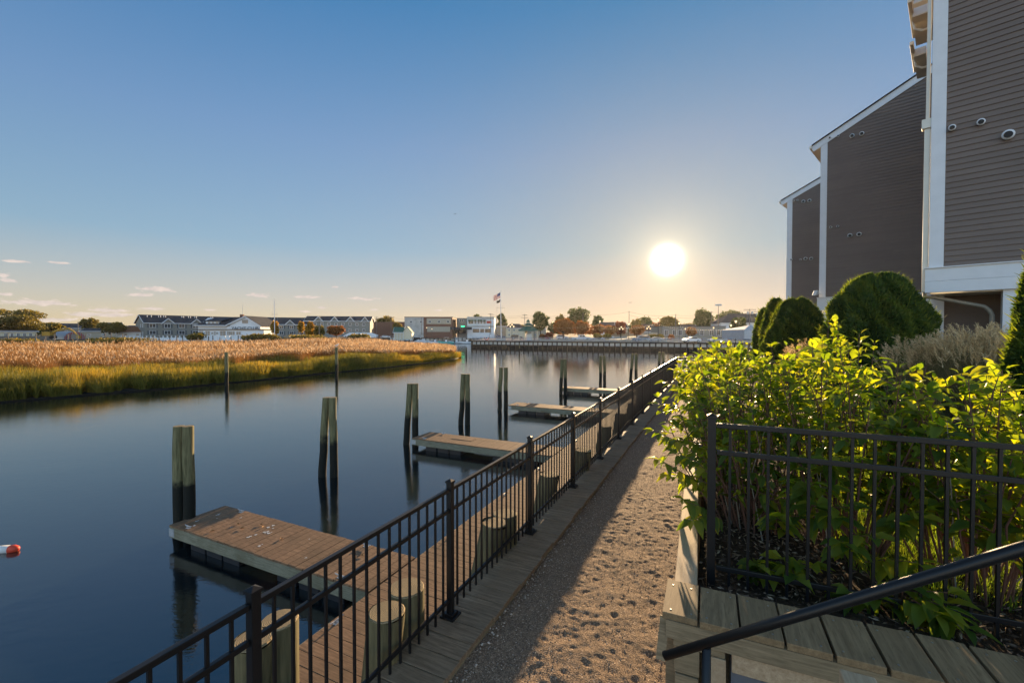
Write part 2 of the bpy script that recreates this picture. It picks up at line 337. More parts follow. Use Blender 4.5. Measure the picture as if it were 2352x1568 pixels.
PAW = [(random.uniform(-1.6, -0.25), random.uniform(1.6, 9), 0, r_, r_, random.uniform(0.002, 0.007)) for r_ in [random.uniform(0.02, 0.04) for _ in range(210)]]
def pathz(L, T):
    z = BW-0.07 + (vnoise(L*1.1, T*0.8, 1)-.5)*0.02 + (vnoise(L*5, T*5, 2)-.5)*0.007 + (vnoise(L*14, T*9, 3)-.5)*0.009 + (vnoise(L*27, T*27, 4)-.5)*0.009
    for (a, b, th, r1, r2, d) in FP+PAW:
        li = np.searchsorted(PL, [a-.3, a+.3]); ti = np.searchsorted(PT, [b-.3, b+.3]); sl_ = (slice(ti[0], ti[1]), slice(li[0], li[1]))
        u = (L[sl_]-a)*math.cos(th)+(T[sl_]-b)*math.sin(th); w = -(L[sl_]-a)*math.sin(th)+(T[sl_]-b)*math.cos(th)
        e = np.sqrt((u/r2)**2+(w/r1)**2); z[sl_] += d*(-np.exp(-(e**4)) + 0.55*np.exp(-((e-1.35)/0.3)**2))
    return z
grid_mesh('path', PL, PT, pathz, M['gravel'])
M['stone'] = m_leaf('gravel_stones', (0.10, 0.075, 0.055), (0.28, 0.20, 0.14), (0.62, 0.52, 0.42), trans=0.0, rough=0.7)
def stones(name, n, l0, l1, t0, t1, z, r0, r1):
    l = RNG.uniform(l0, l1, n); t_ = t0+(t1-t0)*RNG.random(n)**1.6; r = r0+(r1-r0)*RNG.random(n)**3; c = np.stack([l*RV.x+t_*DV.x, l*RV.y+t_*DV.y, np.full(n, z)], 1)
    th = RNG.uniform(0, 6.28, n); u = np.stack([np.cos(th), np.sin(th), 0*th], 1)*r[:, None]; w = np.stack([-np.sin(th), np.cos(th), 0*th], 1)*(r*RNG.uniform(.5, 1, n))[:, None]; k = np.array([0, 0, 1.0])*(r*.6)[:, None]
    V = np.stack([c+u, c+w, c-u, c-w, c+k, c-k], 1).reshape(-1, 3); f = np.array([[0, 1, 4], [1, 2, 4], [2, 3, 4], [3, 0, 4], [1, 0, 5], [2, 1, 5], [3, 2, 5], [0, 3, 5]]).reshape(-1)
    return rawmesh(name, V, ((np.arange(n)*6)[:, None]+f).reshape(-1), 3, M['stone'], rnd=np.repeat(RNG.random(n), 8))
tag(stones('pebbles', 22000, -1.80, -0.2, 1.3, 12, BW-0.068, .0025, .008), 'loose pale pebbles scattered over the gravel path', 'gravel', kind='stuff')
tag(stones('edge_pebbles', 1500, -1.82, -1.70, 1.3, 10, BW-0.066, .005, .018), 'coarser pebbles gathered along the boardwalk edge', 'gravel', kind='stuff')
# bulkhead face under the boardwalk edge, dark planks down to the water
b_ = thing('timber_bulkhead', 'dark timber bulkhead wall under the boardwalk behind the black fence', 'bulkhead')
mb = MB()
for i in range(120):
    mb.box(P(-2.30, -2+i*0.3+0.15, 0.55), (0.03, 0.147, 1.45), (RV, DV, ZV))
mb.build('planking', M['pile'], b_)
mb = MB(); mb.box(P(-2.38, 16, 1.75), (0.05, 18, 0.12), (RV, DV, ZV)); mb.box(P(-2.38, 16, 0.8), (0.05, 18, 0.12), (RV, DV, ZV)); mb.build('wale', M['pile'], b_)
# boardwalk: boards laid across, a real gap between them
bw = thing('boardwalk', 'narrow grey weathered boardwalk of cross planks under the black fence', 'boardwalk')
mb = MB(); tt = -2.0
while tt < 28.2:
    w = 0.184; dz = random.uniform(-0.003, 0.003); e1 = random.uniform(-0.012, 0.012); e0 = random.uniform(-.01, .01)
    mb.box(P((-1.80-2.31+e1+e0)/2, tt+w/2, BW-0.019+dz), ((0.51+e1-e0)/2, w/2, 0.019), (RV, DV, ZV)); tt += w+0.010
mb.build('deck', M['deck_grey'], bw, bevel=0.003)
mb = MB(); mb.box(P(-1.83, 13, BW-0.15), (0.02, 15.1, 0.11), (RV, DV, ZV)); mb.box(P(-2.1, 13, BW-0.12), (0.04, 15.1, 0.08), (RV, DV, ZV)); mb.build('stringer', M['wallwood'], bw)
# ------------------------------------------------------------------ the black metal fence along the water
def fence_part(fence, a, b, base, n=15, h=1.17, gate=False, pw=0.016, cols=True):
    """one panel from post centre a to b: three rails as sub-parts of the panel, pickets as the panel mesh"""
    a = Vector(a); b = Vector(b); d = (b-a).normalized(); a2 = a+d*0.03; b2 = b-d*0.03
    mb = MB()
    for k in range(n):
        p = a+(b-a)*((k+1)/(n+1)); mb.box(p+ZV*((0.045+h-0.02)/2), (pw/2, pw/2, (h-0.02-0.045)/2), (d, d.cross(ZV), ZV))
    pn = mb.build('panel', M['black'], fence)
    for z in (h-0.018, h-0.205, 0.16):
        m2 = MB(); m2.bar(a2+ZV*z, b2+ZV*z, 0.026 if z < h-.1 else 0.034, 0.032); m2.build('rail', M['black'], pn, bevel=0.003)
def post_part(fence, p, d, h=1.21, w=0.052, plate=True):
    p = Vector(p); s = d.cross(ZV); mb = MB(); mb.box(p+ZV*h/2, (w/2, w/2, h/2), (d, s, ZV)); po = mb.build('post', M['black'], fence, bevel=0.003)
    c = MB(); e = w*0.62; q = p+ZV*(h+0.002)
    c.box(q+ZV*0.008, (e, e, 0.009), (d, s, ZV)); top = q+ZV*0.034
    base = [q+ZV*0.0171+d*i*e*.95+s*j*e*.95 for i, j in ((-1, -1), (1, -1), (1, 1), (-1, 1))]
    c.add(base+[top], [(0, 1, 4), (1, 2, 4), (2, 3, 4), (3, 0, 4), (0, 3, 2, 1)]); c.build('post_cap', M['black'], po)
    if plate:
        c = MB(); c.box(p+ZV*0.012, (0.072, 0.072, 0.01), (d, s, ZV)); c.box(p+ZV*0.03, (0.05, 0.05, 0.012), (d, s, ZV)); c.build('base_plate', M['black'], po, bevel=0.006)
fl = thing('metal_fence', 'long black metal picket fence on the boardwalk running beside the water', 'fence')
T0 = 1.44; NP = 14; LF = -2.164
fp = [P(LF, T0+i*1.83, BW) for i in range(-1, NP+1)]
for i, p in enumerate(fp): post_part(fl, p, DV)
for i in range(len(fp)-1): fence_part(fl, fp[i], fp[i+1], BW)
# second fence: turns away to the right at the far end
d2 = Vector((math.sin(R(72)), math.cos(R(72)), 0)); f2 = thing('metal_fence', 'black metal fence turning right at the far end of the gravel path', 'fence')
q = [fp[-1]+d2*1.83*i for i in range(0, 6)]
for p in q[1:]: post_part(f2, p, d2)
for i in range(5): fence_part(f2, q[i]+d2*0.03, q[i+1], BW)
ldk = MB()
for k in range(52):
    c = fp[-1]+d2*(0.1+k*0.19)-ZV*0.019+d2.cross(ZV)*0.0
    ldk.box(c+d2.cross(ZV)*0.45, (0.09, 0.75, 0.019), (d2, d2.cross(ZV), ZV))
o_ = ldk.build('boardwalk', M['deck_grey']); tag(o_, 'far boardwalk turning right behind the leafy shrubs', 'boardwalk')
# ------------------------------------------------------------------ floating docks
FZ = 0.46
def plankrun(mb, l0, l1, t0, t1, along, z, w=0.184, gap=0.008, th=0.038):
    """planks whose length runs across; along='t' steps boards along t"""
    a, e = (t0, t1) if along == 't' else (l0, l1)
    while a < e-0.02:
        ww = min(w, e-a); dz = random.uniform(-.002, .002); j = random.uniform(-.008, .008)
        if along == 't': c = P((l0+l1)/2+j, a+ww/2, z-th/2+dz); h = ((l1-l0)/2, ww/2, th/2)
        else: c = P(a+ww/2, (t0+t1)/2+j, z-th/2+dz); h = (ww/2, (t1-t0)/2, th/2)
        mb.box(c, h, (RV, DV, ZV)); a += w+gap
def cleat(parent, p, d):
    mb = MB(); p = Vector(p)
    for s in (-1, 1): mb.box(p+d*0.03*s+ZV*0.02, (0.009, 0.012, 0.02), (d, d.cross(ZV), ZV))
    mb.tube([p-d*0.12+ZV*0.055, p-d*0.06+ZV*0.043, p+d*0.06+ZV*0.043, p+d*0.12+ZV*0.055], [0.008, 0.012, 0.012, 0.008], 8)
    mb.box(p+ZV*0.003, (0.055, 0.03, 0.003), (d, d.cross(ZV), ZV)); mb.build('cleat', M['galv'], parent)
md = thing('floating_dock', 'long brown floating dock moored alongside the boardwalk bulkhead below the fence', 'dock')
mb = MB(); plankrun(mb, -5.12, -2.72, -1.0, 37.0, 't', FZ); mb.build('deck', M['deck'], md, bevel=0.003)
mb = MB(); mb.box(P(-5.14, 18, FZ-0.18), (0.03, 19, 0.14), (RV, DV, ZV)); mb.box(P(-2.70, 18, FZ-0.18), (0.03, 19, 0.14), (RV, DV, ZV)); mb.build('side_beam', M['beam'], md)
for k in range(13):
    mb = MB(); mb.box(P(-3.9, 0.5+k*2.9, 0.02), (1.1, 0.6, 0.14), (RV, DV, ZV)); mb.build('float', M['float'], md, bevel=0.02)
for tt in (3.2, 4.6, 7.6, 10.2, 12.6, 16.5, 19.5): cleat(md, P(-5.02, tt, FZ), DV)
FING = [(5.39, 6.60), (14.13, 15.35), (23.1, 24.3), (32.2, 33.4)]
FL = ['nearest finger dock with bird droppings, jutting left over dark water', 'second finger dock out from the fence, sunlit planks and a hatch in them',
      'third finger dock, seen thin and low beyond the middle of the fence', 'farthest small finger dock just below the far bulkhead reflection']
for fi, (t0, t1) in enumerate(FING):
    fd = thing('finger_dock', FL[fi], 'dock', group='finger docks along the boardwalk')
    l0 = -10.95 if fi == 0 else -11.18
    mb = MB(); plankrun(mb, l0, -5.16, t0, t1, 'l', FZ); mb.build('deck', M['deck'], fd, bevel=0.003)
    for tt in (t0+0.02, t1-0.02):
        mb = MB(); mb.box(P((l0-5.2)/2, tt, FZ-0.155), ((-5.2-l0)/2, 0.02, 0.115), (RV, DV, ZV)); mb.build('side_beam', M['beam'], fd, bevel=0.004)
    mb = MB(); mb.box(P(l0+0.02, (t0+t1)/2, FZ-0.155), (0.02, (t1-t0)/2-0.045, 0.115), (RV, DV, ZV)); mb.build('end_beam', M['beam'], fd)
    for tt in (t0-0.004, t1+0.004):
        mb = MB(); mb.box(P(l0+0.09, tt, FZ-0.155), (0.09, 0.006, 0.085), (RV, DV, ZV))
        for bx in (0.03, 0.09, 0.15):
            for bz in (-.05, .05):
                mb.box(P(l0+bx, tt-0.008, FZ-0.155+bz), (0.008, 0.005, 0.008), (RV, DV, ZV))
        mb.build('corner_bracket', M['galv'], fd)
    for k, lc in enumerate((l0+0.85, l0+1.42, l0+1.99, -7.3, -6.7, -6.1)):
        mb = MB(); mb.box(P(lc, (t0+t1)/2, 0.08), (0.26, 0.5, 0.155), (RV, DV, ZV)); mb.build('float', M['float'], fd, bevel=0.02)
    for (lc, tc_) in ((l0+0.55, t0+0.09), (l0+0.75, t1-0.09), (-5.9, t0+0.09), (-6.3, t1-0.09)): cleat(fd, P(lc, tc_, FZ), RV)
    if fi == 0:
        t = NT('bird_dropping', 0.9, 0.1).col((0.48, 0.48, 0.46)); spots = MB()
        for (lc, tc_, s) in ((-8.75, 6.22, .11), (-8.65, 6.1, .07), (-8.8, 5.85, .08), (-8.25, 5.62, .05), (-10.55, 6.2, .05), (-10.35, 6.05, .03), (-10.4, 5.6, .07), (-10.6, 5.75, .04), (-9.9, 6.3, .03), (-9.6, 5.9, .02), (-7.6, 6.25, .02), (-7.0, 5.7, .03)):
            for _ in range(5):
                a, b = lc+random.gauss(0, s*.6), tc_+random.gauss(0, s*.6); r_ = s*random.uniform(.2, .55); n = 9
                spots.poly([P(a+r_*math.cos(6.28*k/n)*random.uniform(.5, 1.2), b+r_*math.sin(6.28*k/n)*random.uniform(.5, 1.2), FZ+0.004+random.random()*.001) for k in range(n)])
        spots.build('droppings', t.m, fd)
        lm = m_plain('dead_leaf_brown', (0.30, 0.15, 0.05), 0.7)
        for j, (lc, tc_) in enumerate(((-9.6, 6.05), (-9.3, 5.95), (-9.1, 6.25), (-8.95, 6.2), (-8.1, 6.0), (-9.75, 5.6), (-6.1, 6.2))):
            mb = MB(); c = P(lc, tc_, FZ+0.01); a_ = random.uniform(0, 6.28); u = Vector((math.cos(a_), math.sin(a_), 0))*0.055; w = Vector((-u.y, u.x, 0))*0.6
            mb.add([c-u, c-w*.8+ZV*.025, c+u*1.1+ZV*.01, c+w*.8+ZV*.03, c+ZV*.003], [(0, 1, 4), (1, 2, 4), (2, 3, 4), (3, 0, 4)])
            o_ = mb.build('dead_leaf', lm); tag(o_, ('curled brown leaf left of the largest white splash on the nearest finger dock', 'second curled brown leaf, between the shadow edge and the large white splash', 'brown leaf right of a pair, just before the large white splash', 'paired brown leaf touching its neighbour before the large white splash', 'lone brown leaf beyond the white splashes on the nearest finger dock', 'brown leaf near the outer front edge of the nearest finger dock', 'brown leaf by the landward end of the nearest finger dock')[j], 'leaf', 'dead leaves on the nearest finger dock')
    if fi == 1:
        mb = MB(); mb.box(P(-9.2, t1-0.45, FZ+0.006), (0.45, 0.2, 0.006), (RV, DV, ZV)); mb.build('hatch', M['deck'], fd)
# ------------------------------------------------------------------ pilings
def piling(p0, p1, r0, label, group, mat='pile', name='piling', cat='piling', wob=0.012):
    p0 = Vector(p0); p1 = Vector(p1); pts = []; rr = []
    for k in range(7):
        f = k/6; pts.append(p0.lerp(p1, f)+Vector((random.gauss(0, wob)*(f < 1), random.gauss(0, wob)*(f < 1), 0))); rr.append(r0*(1.06-0.1*f))
    th = thing(name, label, cat, group=group)
    mb = MB(); mb.tube(pts, rr, 18, cap=False); mb.build('shaft', M[mat], th, smooth=True)
    # sawn top, seen from above with its growth rings: its own object coordinates are centred on the pith
    d = (pts[-1]-pts[-2]).normalized(); mb = MB(); n = 18; vs = [(math.cos(6.2832*k/n)*rr[-1]*1.0, math.sin(6.2832*k/n)*rr[-1]*1.0, 0) for k in range(n)]
    vs2 = [(a*0.93, b*0.93, 0.012) for a, b, c in vs]; mb.add(vs+vs2, [(k, (k+1) % n, (k+1) % n+n, k+n) for k in range(n)]+[tuple(range(n, 2*n))])
    o = mb.build('sawn_top', M['ring'], th); o.location = pts[-1]; return th
def pair(xl, yt, xlb, xr, xrb, yb, which, r=0.125, g='mooring piling pairs beside the finger docks'):
    B = on((xlb+xrb)/2, yb, 0); Y = B.y
    for (xt, xb, side) in ((xl, xlb, 'left'), (xr, xrb, 'right')):
        top = at(xt, yt, Y+ (0.05 if side == 'left' else -0.05)); bot = at(xb, yb, Y); d = (top-bot); bot = bot - d*(0.9/d.z)*1.0
        piling(bot, top, r, f'{side} piling of {which}', g)
pair(411, 979, 409, 432, 437, 1232, 'the thick nearest pair, at the end of the nearest finger dock', 0.118)
pair(750, 913, 740, 764, 768, 1094, 'the second pair, standing free between the two nearest finger docks', 0.125)
pair(942, 881, 933, 954, 954, 1020, 'the pair at the end of the second finger dock', 0.13)
pair(1064, 859, 1059, 1074, 1074, 975, 'the free pair beyond the second finger dock', 0.13)
pair(1151, 844, 1147, 1162, 1162, 942, 'the pair at the end of the third finger dock', 0.13)
pair(1291, 825, 1288, 1298, 1298, 905, 'the pair at the end of the farthest finger dock', 0.13)
pair(1380, 817, 1379, 1388, 1389, 888, 'the free pair behind the farthest finger dock', 0.13)
pair(1453, 812, 1448, 1461, 1461, 876, 'the leaning pair rising just left of the far fence', 0.14)
pair(1515, 808, 1514, 1523, 1524, 855, 'the last faint pair in the sun glitter', 0.15)
def single(xt, yt, yb, r, label, mat='pile', lean=0):
    b = on(xt+lean, yb, 0); return piling(b-ZV*0.8, at(xt, yt, b.y), r, label, 'lone channel pilings', mat)
single(520, 809, 886, 0.15, 'lone square-topped piling in front of the green reeds on the left')
sp2 = single(773, 797, 862, 0.16, 'lone piling with a white gull standing on top, before the reeds')
single(1071.5, 797, 818, 0.12, 'thin broken black stake in the channel right of the reed tip', 'pile')
single(1193, 787, 812, 0.12, 'thin dark stake standing in front of the far bulkhead', 'pile')
# gull on the second lone piling
gt = at(773, 797, on(773, 862, 0).y); mg = m_plain('gull_white', (0.75, 0.75, 0.74), 0.7)
mb = MB(); mb.tube([gt+Vector((-.22, 0, .16)), gt+Vector((-.1, 0, .17)), gt+Vector((.06, 0, .21)), gt+Vector((.15, 0, .25)), gt+Vector((.18, 0, .33)), gt+Vector((.24, 0, .36)), gt+Vector((.31, 0, .34))], [.01, .05, .075, .06, .045, .04, .006], 10)
for s in (-.03, .03): mb.tube([gt+Vector((0.02, s, .15)), gt+Vector((0.02, s, 0.01))], .008, 6)
mb.build('gull', mg, smooth=True); tag(bpy.data.objects['gull'], 'white gull perched on the lone piling before the reeds', 'bird')
STUB = [(581, 1465, 2.5, .14, 'left'), (639, 1420, 2.5, .14, 'right')]
stubs = [(P(-3.02, 1.95), 2.50, .150, 'first cut-off piling at the bottom edge, left of the nearest fence post', (-.10, -.05)), (P(-3.03, 2.32), 2.52, .150, 'second cut-off piling, behind the nearest fence post, with a bolt on its top', (-.02, 0))]
stubs[0] = (on(583, 1468, 2.5), 2.5, .135, stubs[0][3], (-.12, -.03)); stubs[1] = (on(642, 1424, 2.5), 2.5, .14, stubs[1][3], (0.0, 0))
for (x, y, w, z, lb, ln) in ((888, 1405, .15, 2.5, 'fat cut-off piling with a pale ringed top, left one inside the first fence panel', (-.10, -.04)), (933, 1350, .16, 2.5, 'cut-off piling with a yellowish ringed top, right one inside the first fence panel', (0, 0)),
                         (1136, 1201, .155, 2.5, 'green cut-off piling behind the second fence panel', (-.22, -.06)), (1160, 1180, .155, 2.5, 'rough-topped brown cut-off piling behind the second fence panel', (0, 0)),
                         (1262, 1090, .16, 2.5, 'green cut-off piling behind the third fence panel', (-.16, -.05)), (1340, 1034, .16, 2.5, 'cut-off piling behind the fourth fence panel', (-.12, 0))):
    stubs.append((on(x, y, z), z, w, lb, ln))
for k, wh in enumerate(('fifth', 'sixth', 'seventh', 'eighth')):
    stubs.append((P(-2.40, 8.2+(k+1)*1.83+.2, 2.5), 2.5, .16, f'cut-off piling behind the {wh} fence panel', (-.12, 0)))
for (p, z, w, lb, ln) in stubs:
    p = Vector((p.x, p.y, z)); b = p + RV*ln[0]*3 + DV*ln[1]*2 - ZV*3.0
    piling(b, p, w, lb, 'cut-off pilings behind the fence', 'stub', name='cut_piling', wob=0.004)
# ring buoy / marker float lying on the water
b0 = on(44, 1259, 0.05); mr_ = m_plain('faded_red_paint', (0.55, 0.06, 0.03), 0.45); mw_ = m_plain('white_float_paint', (0.72, 0.71, 0.68), 0.45)
bt = thing('marker_buoy', 'white and red cylinder buoy floating on its side at the left edge', 'buoy'); dd = Vector((-0.93, -0.12, -0.02)).normalized()
mb = MB(); mb.tube([b0, b0+dd*.03, b0+dd*.09, b0+dd*.17], [.02, .06, .085, .088], 16); mb.build('red_end', mr_, bt, smooth=True)
mb = MB(); mb.tube([b0+dd*.171, b0+dd*.5], [.087, .087], 16); mb.build('white_body', mw_, bt, smooth=True)
# ------------------------------------------------------------------ planter wall, cap boards, handrail (right foreground)
WD = Vector((0.912, -0.410, 0)).normalized(); PD = Vector((WD.y, -WD.x, 0))      # along the front wall; out of it towards the camera
A0 = on(1521, 1404, 3.10); CZ = 3.10                                            # front left corner of the cap
CW = 0.20
# soil behind the front wall and lawn beyond: one surface with a gentle rise
def soilz(L, T): return SOIL + 0.0*L + (vnoise(L*2, T*2, 9)-.5)*0.05 + (vnoise(L*9, T*9, 8)-.5)*0.03
def wallLT(p): return LT(p)
back = A0 - PD*0.30
lf, tf = LT(A0-PD*0.2)
def clipz(L, T):
    # drop the surface in front of the retaining wall
    X = L*RV.x+T*DV.x; Y = L*RV.y+T*DV.y; s = (X-A0.x)*(-PD.x)+(Y-A0.y)*(-PD.y)
    z = soilz(L, T); return np.where(s < 0.30, -0.3, z)
grid_mesh('planting_bed', np.arange(-0.12, 7.0, 0.05), np.arange(-0.6, 30, 0.07), clipz, M['soil'])
sheet('lower_ground', [tuple(P(-1.8, -3)[:2]), tuple(P(9, -3)[:2]), tuple(P(9, 5)[:2]), tuple(P(-1.8, 5)[:2])], BW-0.2, M['gravel'])
# side wall along the path: stacked 6x6 timbers
sw = thing('planter_side_wall', 'pale squared timbers stacked along the right edge of the gravel path', 'retaining wall')
CL = [(-0.253, 2.86), (-0.253, 4.1), (-0.30, 5.6), (-0.37, 7.6), (-0.45, 11.0), (-0.45, 28.0)]
CL[0] = (LT(on(1552, 1330, 3.08))[0], LT(on(1552, 1330, 3.08))[1]-0.12); CL[1] = LT(on(1571, 1120, 3.08)); CL[2] = LT(on(1580, 1071, 3.08))
CL[3] = (CL[2][0]-0.05, CL[2][1]+2.2); CL[4] = (CL[3][0]-0.03, CL[3][1]+4); CL[5] = (CL[4][0], 28.5)
cur = 0
for i in range(len(CL)-1):
    (l0, t0), (l1, t1) = CL[i], CL[i+1]
    for k in range(7):
        z = 3.08-0.07-k*0.141; mb = MB()
        a = P(l0+0.07+random.uniform(-.004, .004), t0+0.004, z); b = P(l1+0.07, t1-0.004, z); mb.bar(a, b, 0.138, 0.138); mb.build('timber', M['timber'], sw, bevel=0.006)
# front wall
fw = thing('planter_front_wall', 'timber retaining wall with a row of weathered cap boards in the right foreground', 'retaining wall')
ck = m_plain('screw_steel', (0.35, 0.34, 0.32), 0.4, 0.5, 0.8)
s = 0.0
for k in range(11):
    w = CW*(0.98 if k else 0.93); j = random.uniform(-.006, .006); gp = 0.012 if k < 3 else 0.016
    c = A0+WD*(s+w/2)-PD*(0.183+j)+ZV*(-0.019); mb = MB(); mb.box(c, (w/2, 0.183, 0.019), (WD, PD, ZV))
    cb = mb.build('cap_board', M['cap'], fw, bevel=0.003)
    mb = MB()
    for (u, v) in ((0.2, .12), (.8, .12), (0.22, .85), (.8, .85)):
        q = A0+WD*(s+w*u+random.uniform(-.01, .01))-PD*(0.366*v)+ZV*0.0005; mb.tube([q-ZV*.004, q+ZV*.0015], .0055, 8)
    mb.build('screw', ck, cb); s += w+gp
LENW = s
mb = MB(); mb.box(A0+WD*(LENW/2+.01)-PD*0.02+ZV*(-0.09), (LENW/2-.01, 0.019, 0.05), (WD, PD, ZV)); mb.build('fascia', M['wallwood'], fw)
for k, (a, b, zt, zb, pr) in enumerate(((0.055, 0.33, -0.04, -0.20, 0.03), (0.06, 0.20, -0.205, -0.36, 0.045), (0.065, 0.195, -0.365, -0.52, 0.045), (0.21, 0.335, -0.205, -0.9, 0.035), (0.06, 0.20, -0.525, -0.9, .045))):
    mb = MB(); c = A0+WD*((a+b)/2)-PD*(pr+0.06)+ZV*((zt+zb)/2); mb.box(c, ((b-a)/2-.002, 0.06, (zt-zb)/2-.002), (WD, PD, ZV)); mb.build('timber_block', M['timber'] if k == 3 else M['wallwood'], fw, bevel=0.005)
mb = MB(); mb.box(A0+WD*(0.36+1.2)-PD*0.035+ZV*(-0.195), (1.2, 0.019, 0.055), (WD, PD, ZV)); mb.build('pale_rail_board', M['timber'], fw, bevel=0.004)
# interlocking sheet piling below
mb = MB(); x = 0.36
while x < LENW:
    for (u, dep) in ((0, .10), (.14, .10), (.20, .20), (.34, .20)):
        pass
    mb.prism([A0+WD*(x)-PD*.09, A0+WD*(x+.15)-PD*.09, A0+WD*(x+.21)-PD*.20, A0+WD*(x+.36)-PD*.20, A0+WD*(x+.42)-PD*.09, A0+WD*(x+.42)-PD*.24, A0+WD*(x)-PD*.24], -ZV*1.0)
    x += 0.42
o = mb.build('sheet_piling', M['sheet'], fw); o.location = (0, 0, -0.14)
mb = MB(); mb.box(A0+WD*(LENW/2)-PD*0.30+ZV*(-0.5), (LENW/2, 0.04, 0.42), (WD, PD, ZV)); mb.build('backing', M['wallwood'], fw)
mb = MB(); a = A0+WD*0.012-PD*.03+ZV*(-0.04); mb.bar(a, a+WD*(-0.02)+PD*0.03+ZV*(-0.24), 0.05, 0.012, up=PD); mb.build('loose_strip', M['wallwood'], fw)
# the planter fence
FD = Vector((0.925, -0.381, 0)).normalized(); FA = at(1632, 1345, 3.02); FA.z = SOIL-0.02
pf = thing('metal_fence', 'black metal picket fence on top of the timber planter in front of the leafy shrubs', 'fence')
for k in range(2): post_part(pf, FA+FD*1.83*k, FD, h=1.20, plate=False)
for k in range(2): fence_part(pf, FA+FD*1.83*k, FA+FD*1.83*(k+1), SOIL)
# handrail
hr = thing('handrail', 'round black steel stair handrail sloping up across the right foreground', 'handrail')
h0 = at(1527, 1505, 2.05); h1 = at(2352, 1258, 1.42); dh = (h1-h0); mb = MB()
mb.tube([h0, h0+dh*0.5, h1, h1+dh*0.5], 0.0205, 24); mb.build('rail', M['black'], hr, smooth=True)
q = h0+dh*0.16; mb = MB(); mb.tube([q-ZV*0.02, q-ZV*1.1], 0.0195, 20); mb.build('post', M['black'], hr, smooth=True)
wp = thing('timber_post', 'sunlit timber post top just showing at the bottom edge under the handrail', 'post')
q = at(1950, 1558, 1.55); mb = MB(); mb.box(q-ZV*0.4+Vector((0.03, -.02, 0)), (0.055, 0.055, 0.4), (WD, PD, ZV)); mb.build('shaft', M['timber'], wp, bevel=0.006)
# ------------------------------------------------------------------ foliage tools (numpy)
def leafcloud(name, pos, dirs, L, Wd, mat, parent, rnd, droop=0.25, nseg=3, fold=0.18, up=None):
    """one curved leaf (nseg segments, folded along its midrib) per position; dirs = growth direction"""
    n = len(pos); pos = np.asarray(pos, float); d = np.asarray(dirs, float); d /= np.linalg.norm(d, axis=1, keepdims=True)
    L = np.broadcast_to(L, n)[:, None]; Wd = np.broadcast_to(Wd, n)[:, None]
    u0 = np.tile([0, 0, 1.0], (n, 1)) if up is None else np.asarray(up, float)
    u0 = u0 + RNG.normal(0, .25, (n, 3)); s = np.cross(d, u0); s /= np.maximum(np.linalg.norm(s, axis=1, keepdims=True), 1e-6); u = np.cross(s, d)
    prof = {2: [0, 1, 0], 3: [0.0, 1.0, 0.72, 0.0], 4: [0, .8, 1.0, .62, 0]}[nseg]
    V = []
    for k in range(nseg+1):
        f = k/nseg; c = pos + d*L*f - np.array([0, 0, 1.0])*L*droop*f*f
        w = Wd*0.5*prof[k]; lift = u*w*fold*2
        V += [c-s*w+lift, c, c+s*w+lift]
    V = np.stack(V, 1); m = (nseg+1)*3; base = (np.arange(n)*m)[:, None]
    fs = []
    for k in range(nseg):
        for h in (0, 1): fs.append([k*3+h, k*3+h+1, (k+1)*3+h+1, (k+1)*3+h])
    fs = np.array(fs).reshape(1, -1); idx = (base[:, :, None] + fs.reshape(1, -1)[:, None, :]).reshape(-1)
    return rawmesh(name, V.reshape(-1, 3), idx, 4, mat, parent, rnd=np.repeat(rnd, nseg*2), smooth=True)
def blades(name, pos, tips, w, mat, parent=None, rnd=None, kind=None, bend=None, nseg=2, facing=None):
    """thin upright blades: pos base, tips end, tapering; quads"""
    n = len(pos); pos = np.asarray(pos, float); tips = np.asarray(tips, float); w = np.broadcast_to(w, n)[:, None]
    d = tips-pos; a = RNG.uniform(0, math.pi, n) if facing is None else RNG.normal(facing, .5, n); s = np.stack([np.cos(a), np.sin(a), np.zeros(n)], 1)
    V = []
    for k in range(nseg+1):
        f = k/nseg; hor = d*np.array([1, 1, 0]); c = pos + hor*(f**1.8) + d*np.array([0, 0, 1])*f
        ww = w*0.5*(1-f*0.85); V += [c-s*ww, c+s*ww]
    V = np.stack(V, 1); m = (nseg+1)*2; base = (np.arange(n)*m)[:, None]
    fs = np.array([[k*2, k*2+1, (k+1)*2+1, (k+1)*2] for k in range(nseg)]).reshape(1, -1); idx = (base+fs).reshape(-1)
    o = rawmesh(name, V.reshape(-1, 3), idx, 4, mat, parent, rnd=np.repeat(rnd if rnd is not None else RNG.random(n), nseg))
    if kind: o['kind'] = kind
    return o
def sprays(name, pos, dirs, L, Wd, mat, parent, rnd):
    """flat pointed sprig per position (one kite of two triangles as a quad)"""
    n = len(pos); pos = np.asarray(pos, float); d = np.asarray(dirs, float); d /= np.maximum(np.linalg.norm(d, axis=1, keepdims=True), 1e-6)
    s = np.cross(d, RNG.normal(0, 1, (n, 3))); s /= np.maximum(np.linalg.norm(s, axis=1, keepdims=True), 1e-6)
    L = np.broadcast_to(L, n)[:, None]; Wd = np.broadcast_to(Wd, n)[:, None]
    V = np.stack([pos, pos+d*L*.45+s*Wd*.5, pos+d*L, pos+d*L*.45-s*Wd*.5], 1)
    idx = np.arange(n*4); return rawmesh(name, V.reshape(-1, 3), idx, 4, mat, parent, rnd=rnd)
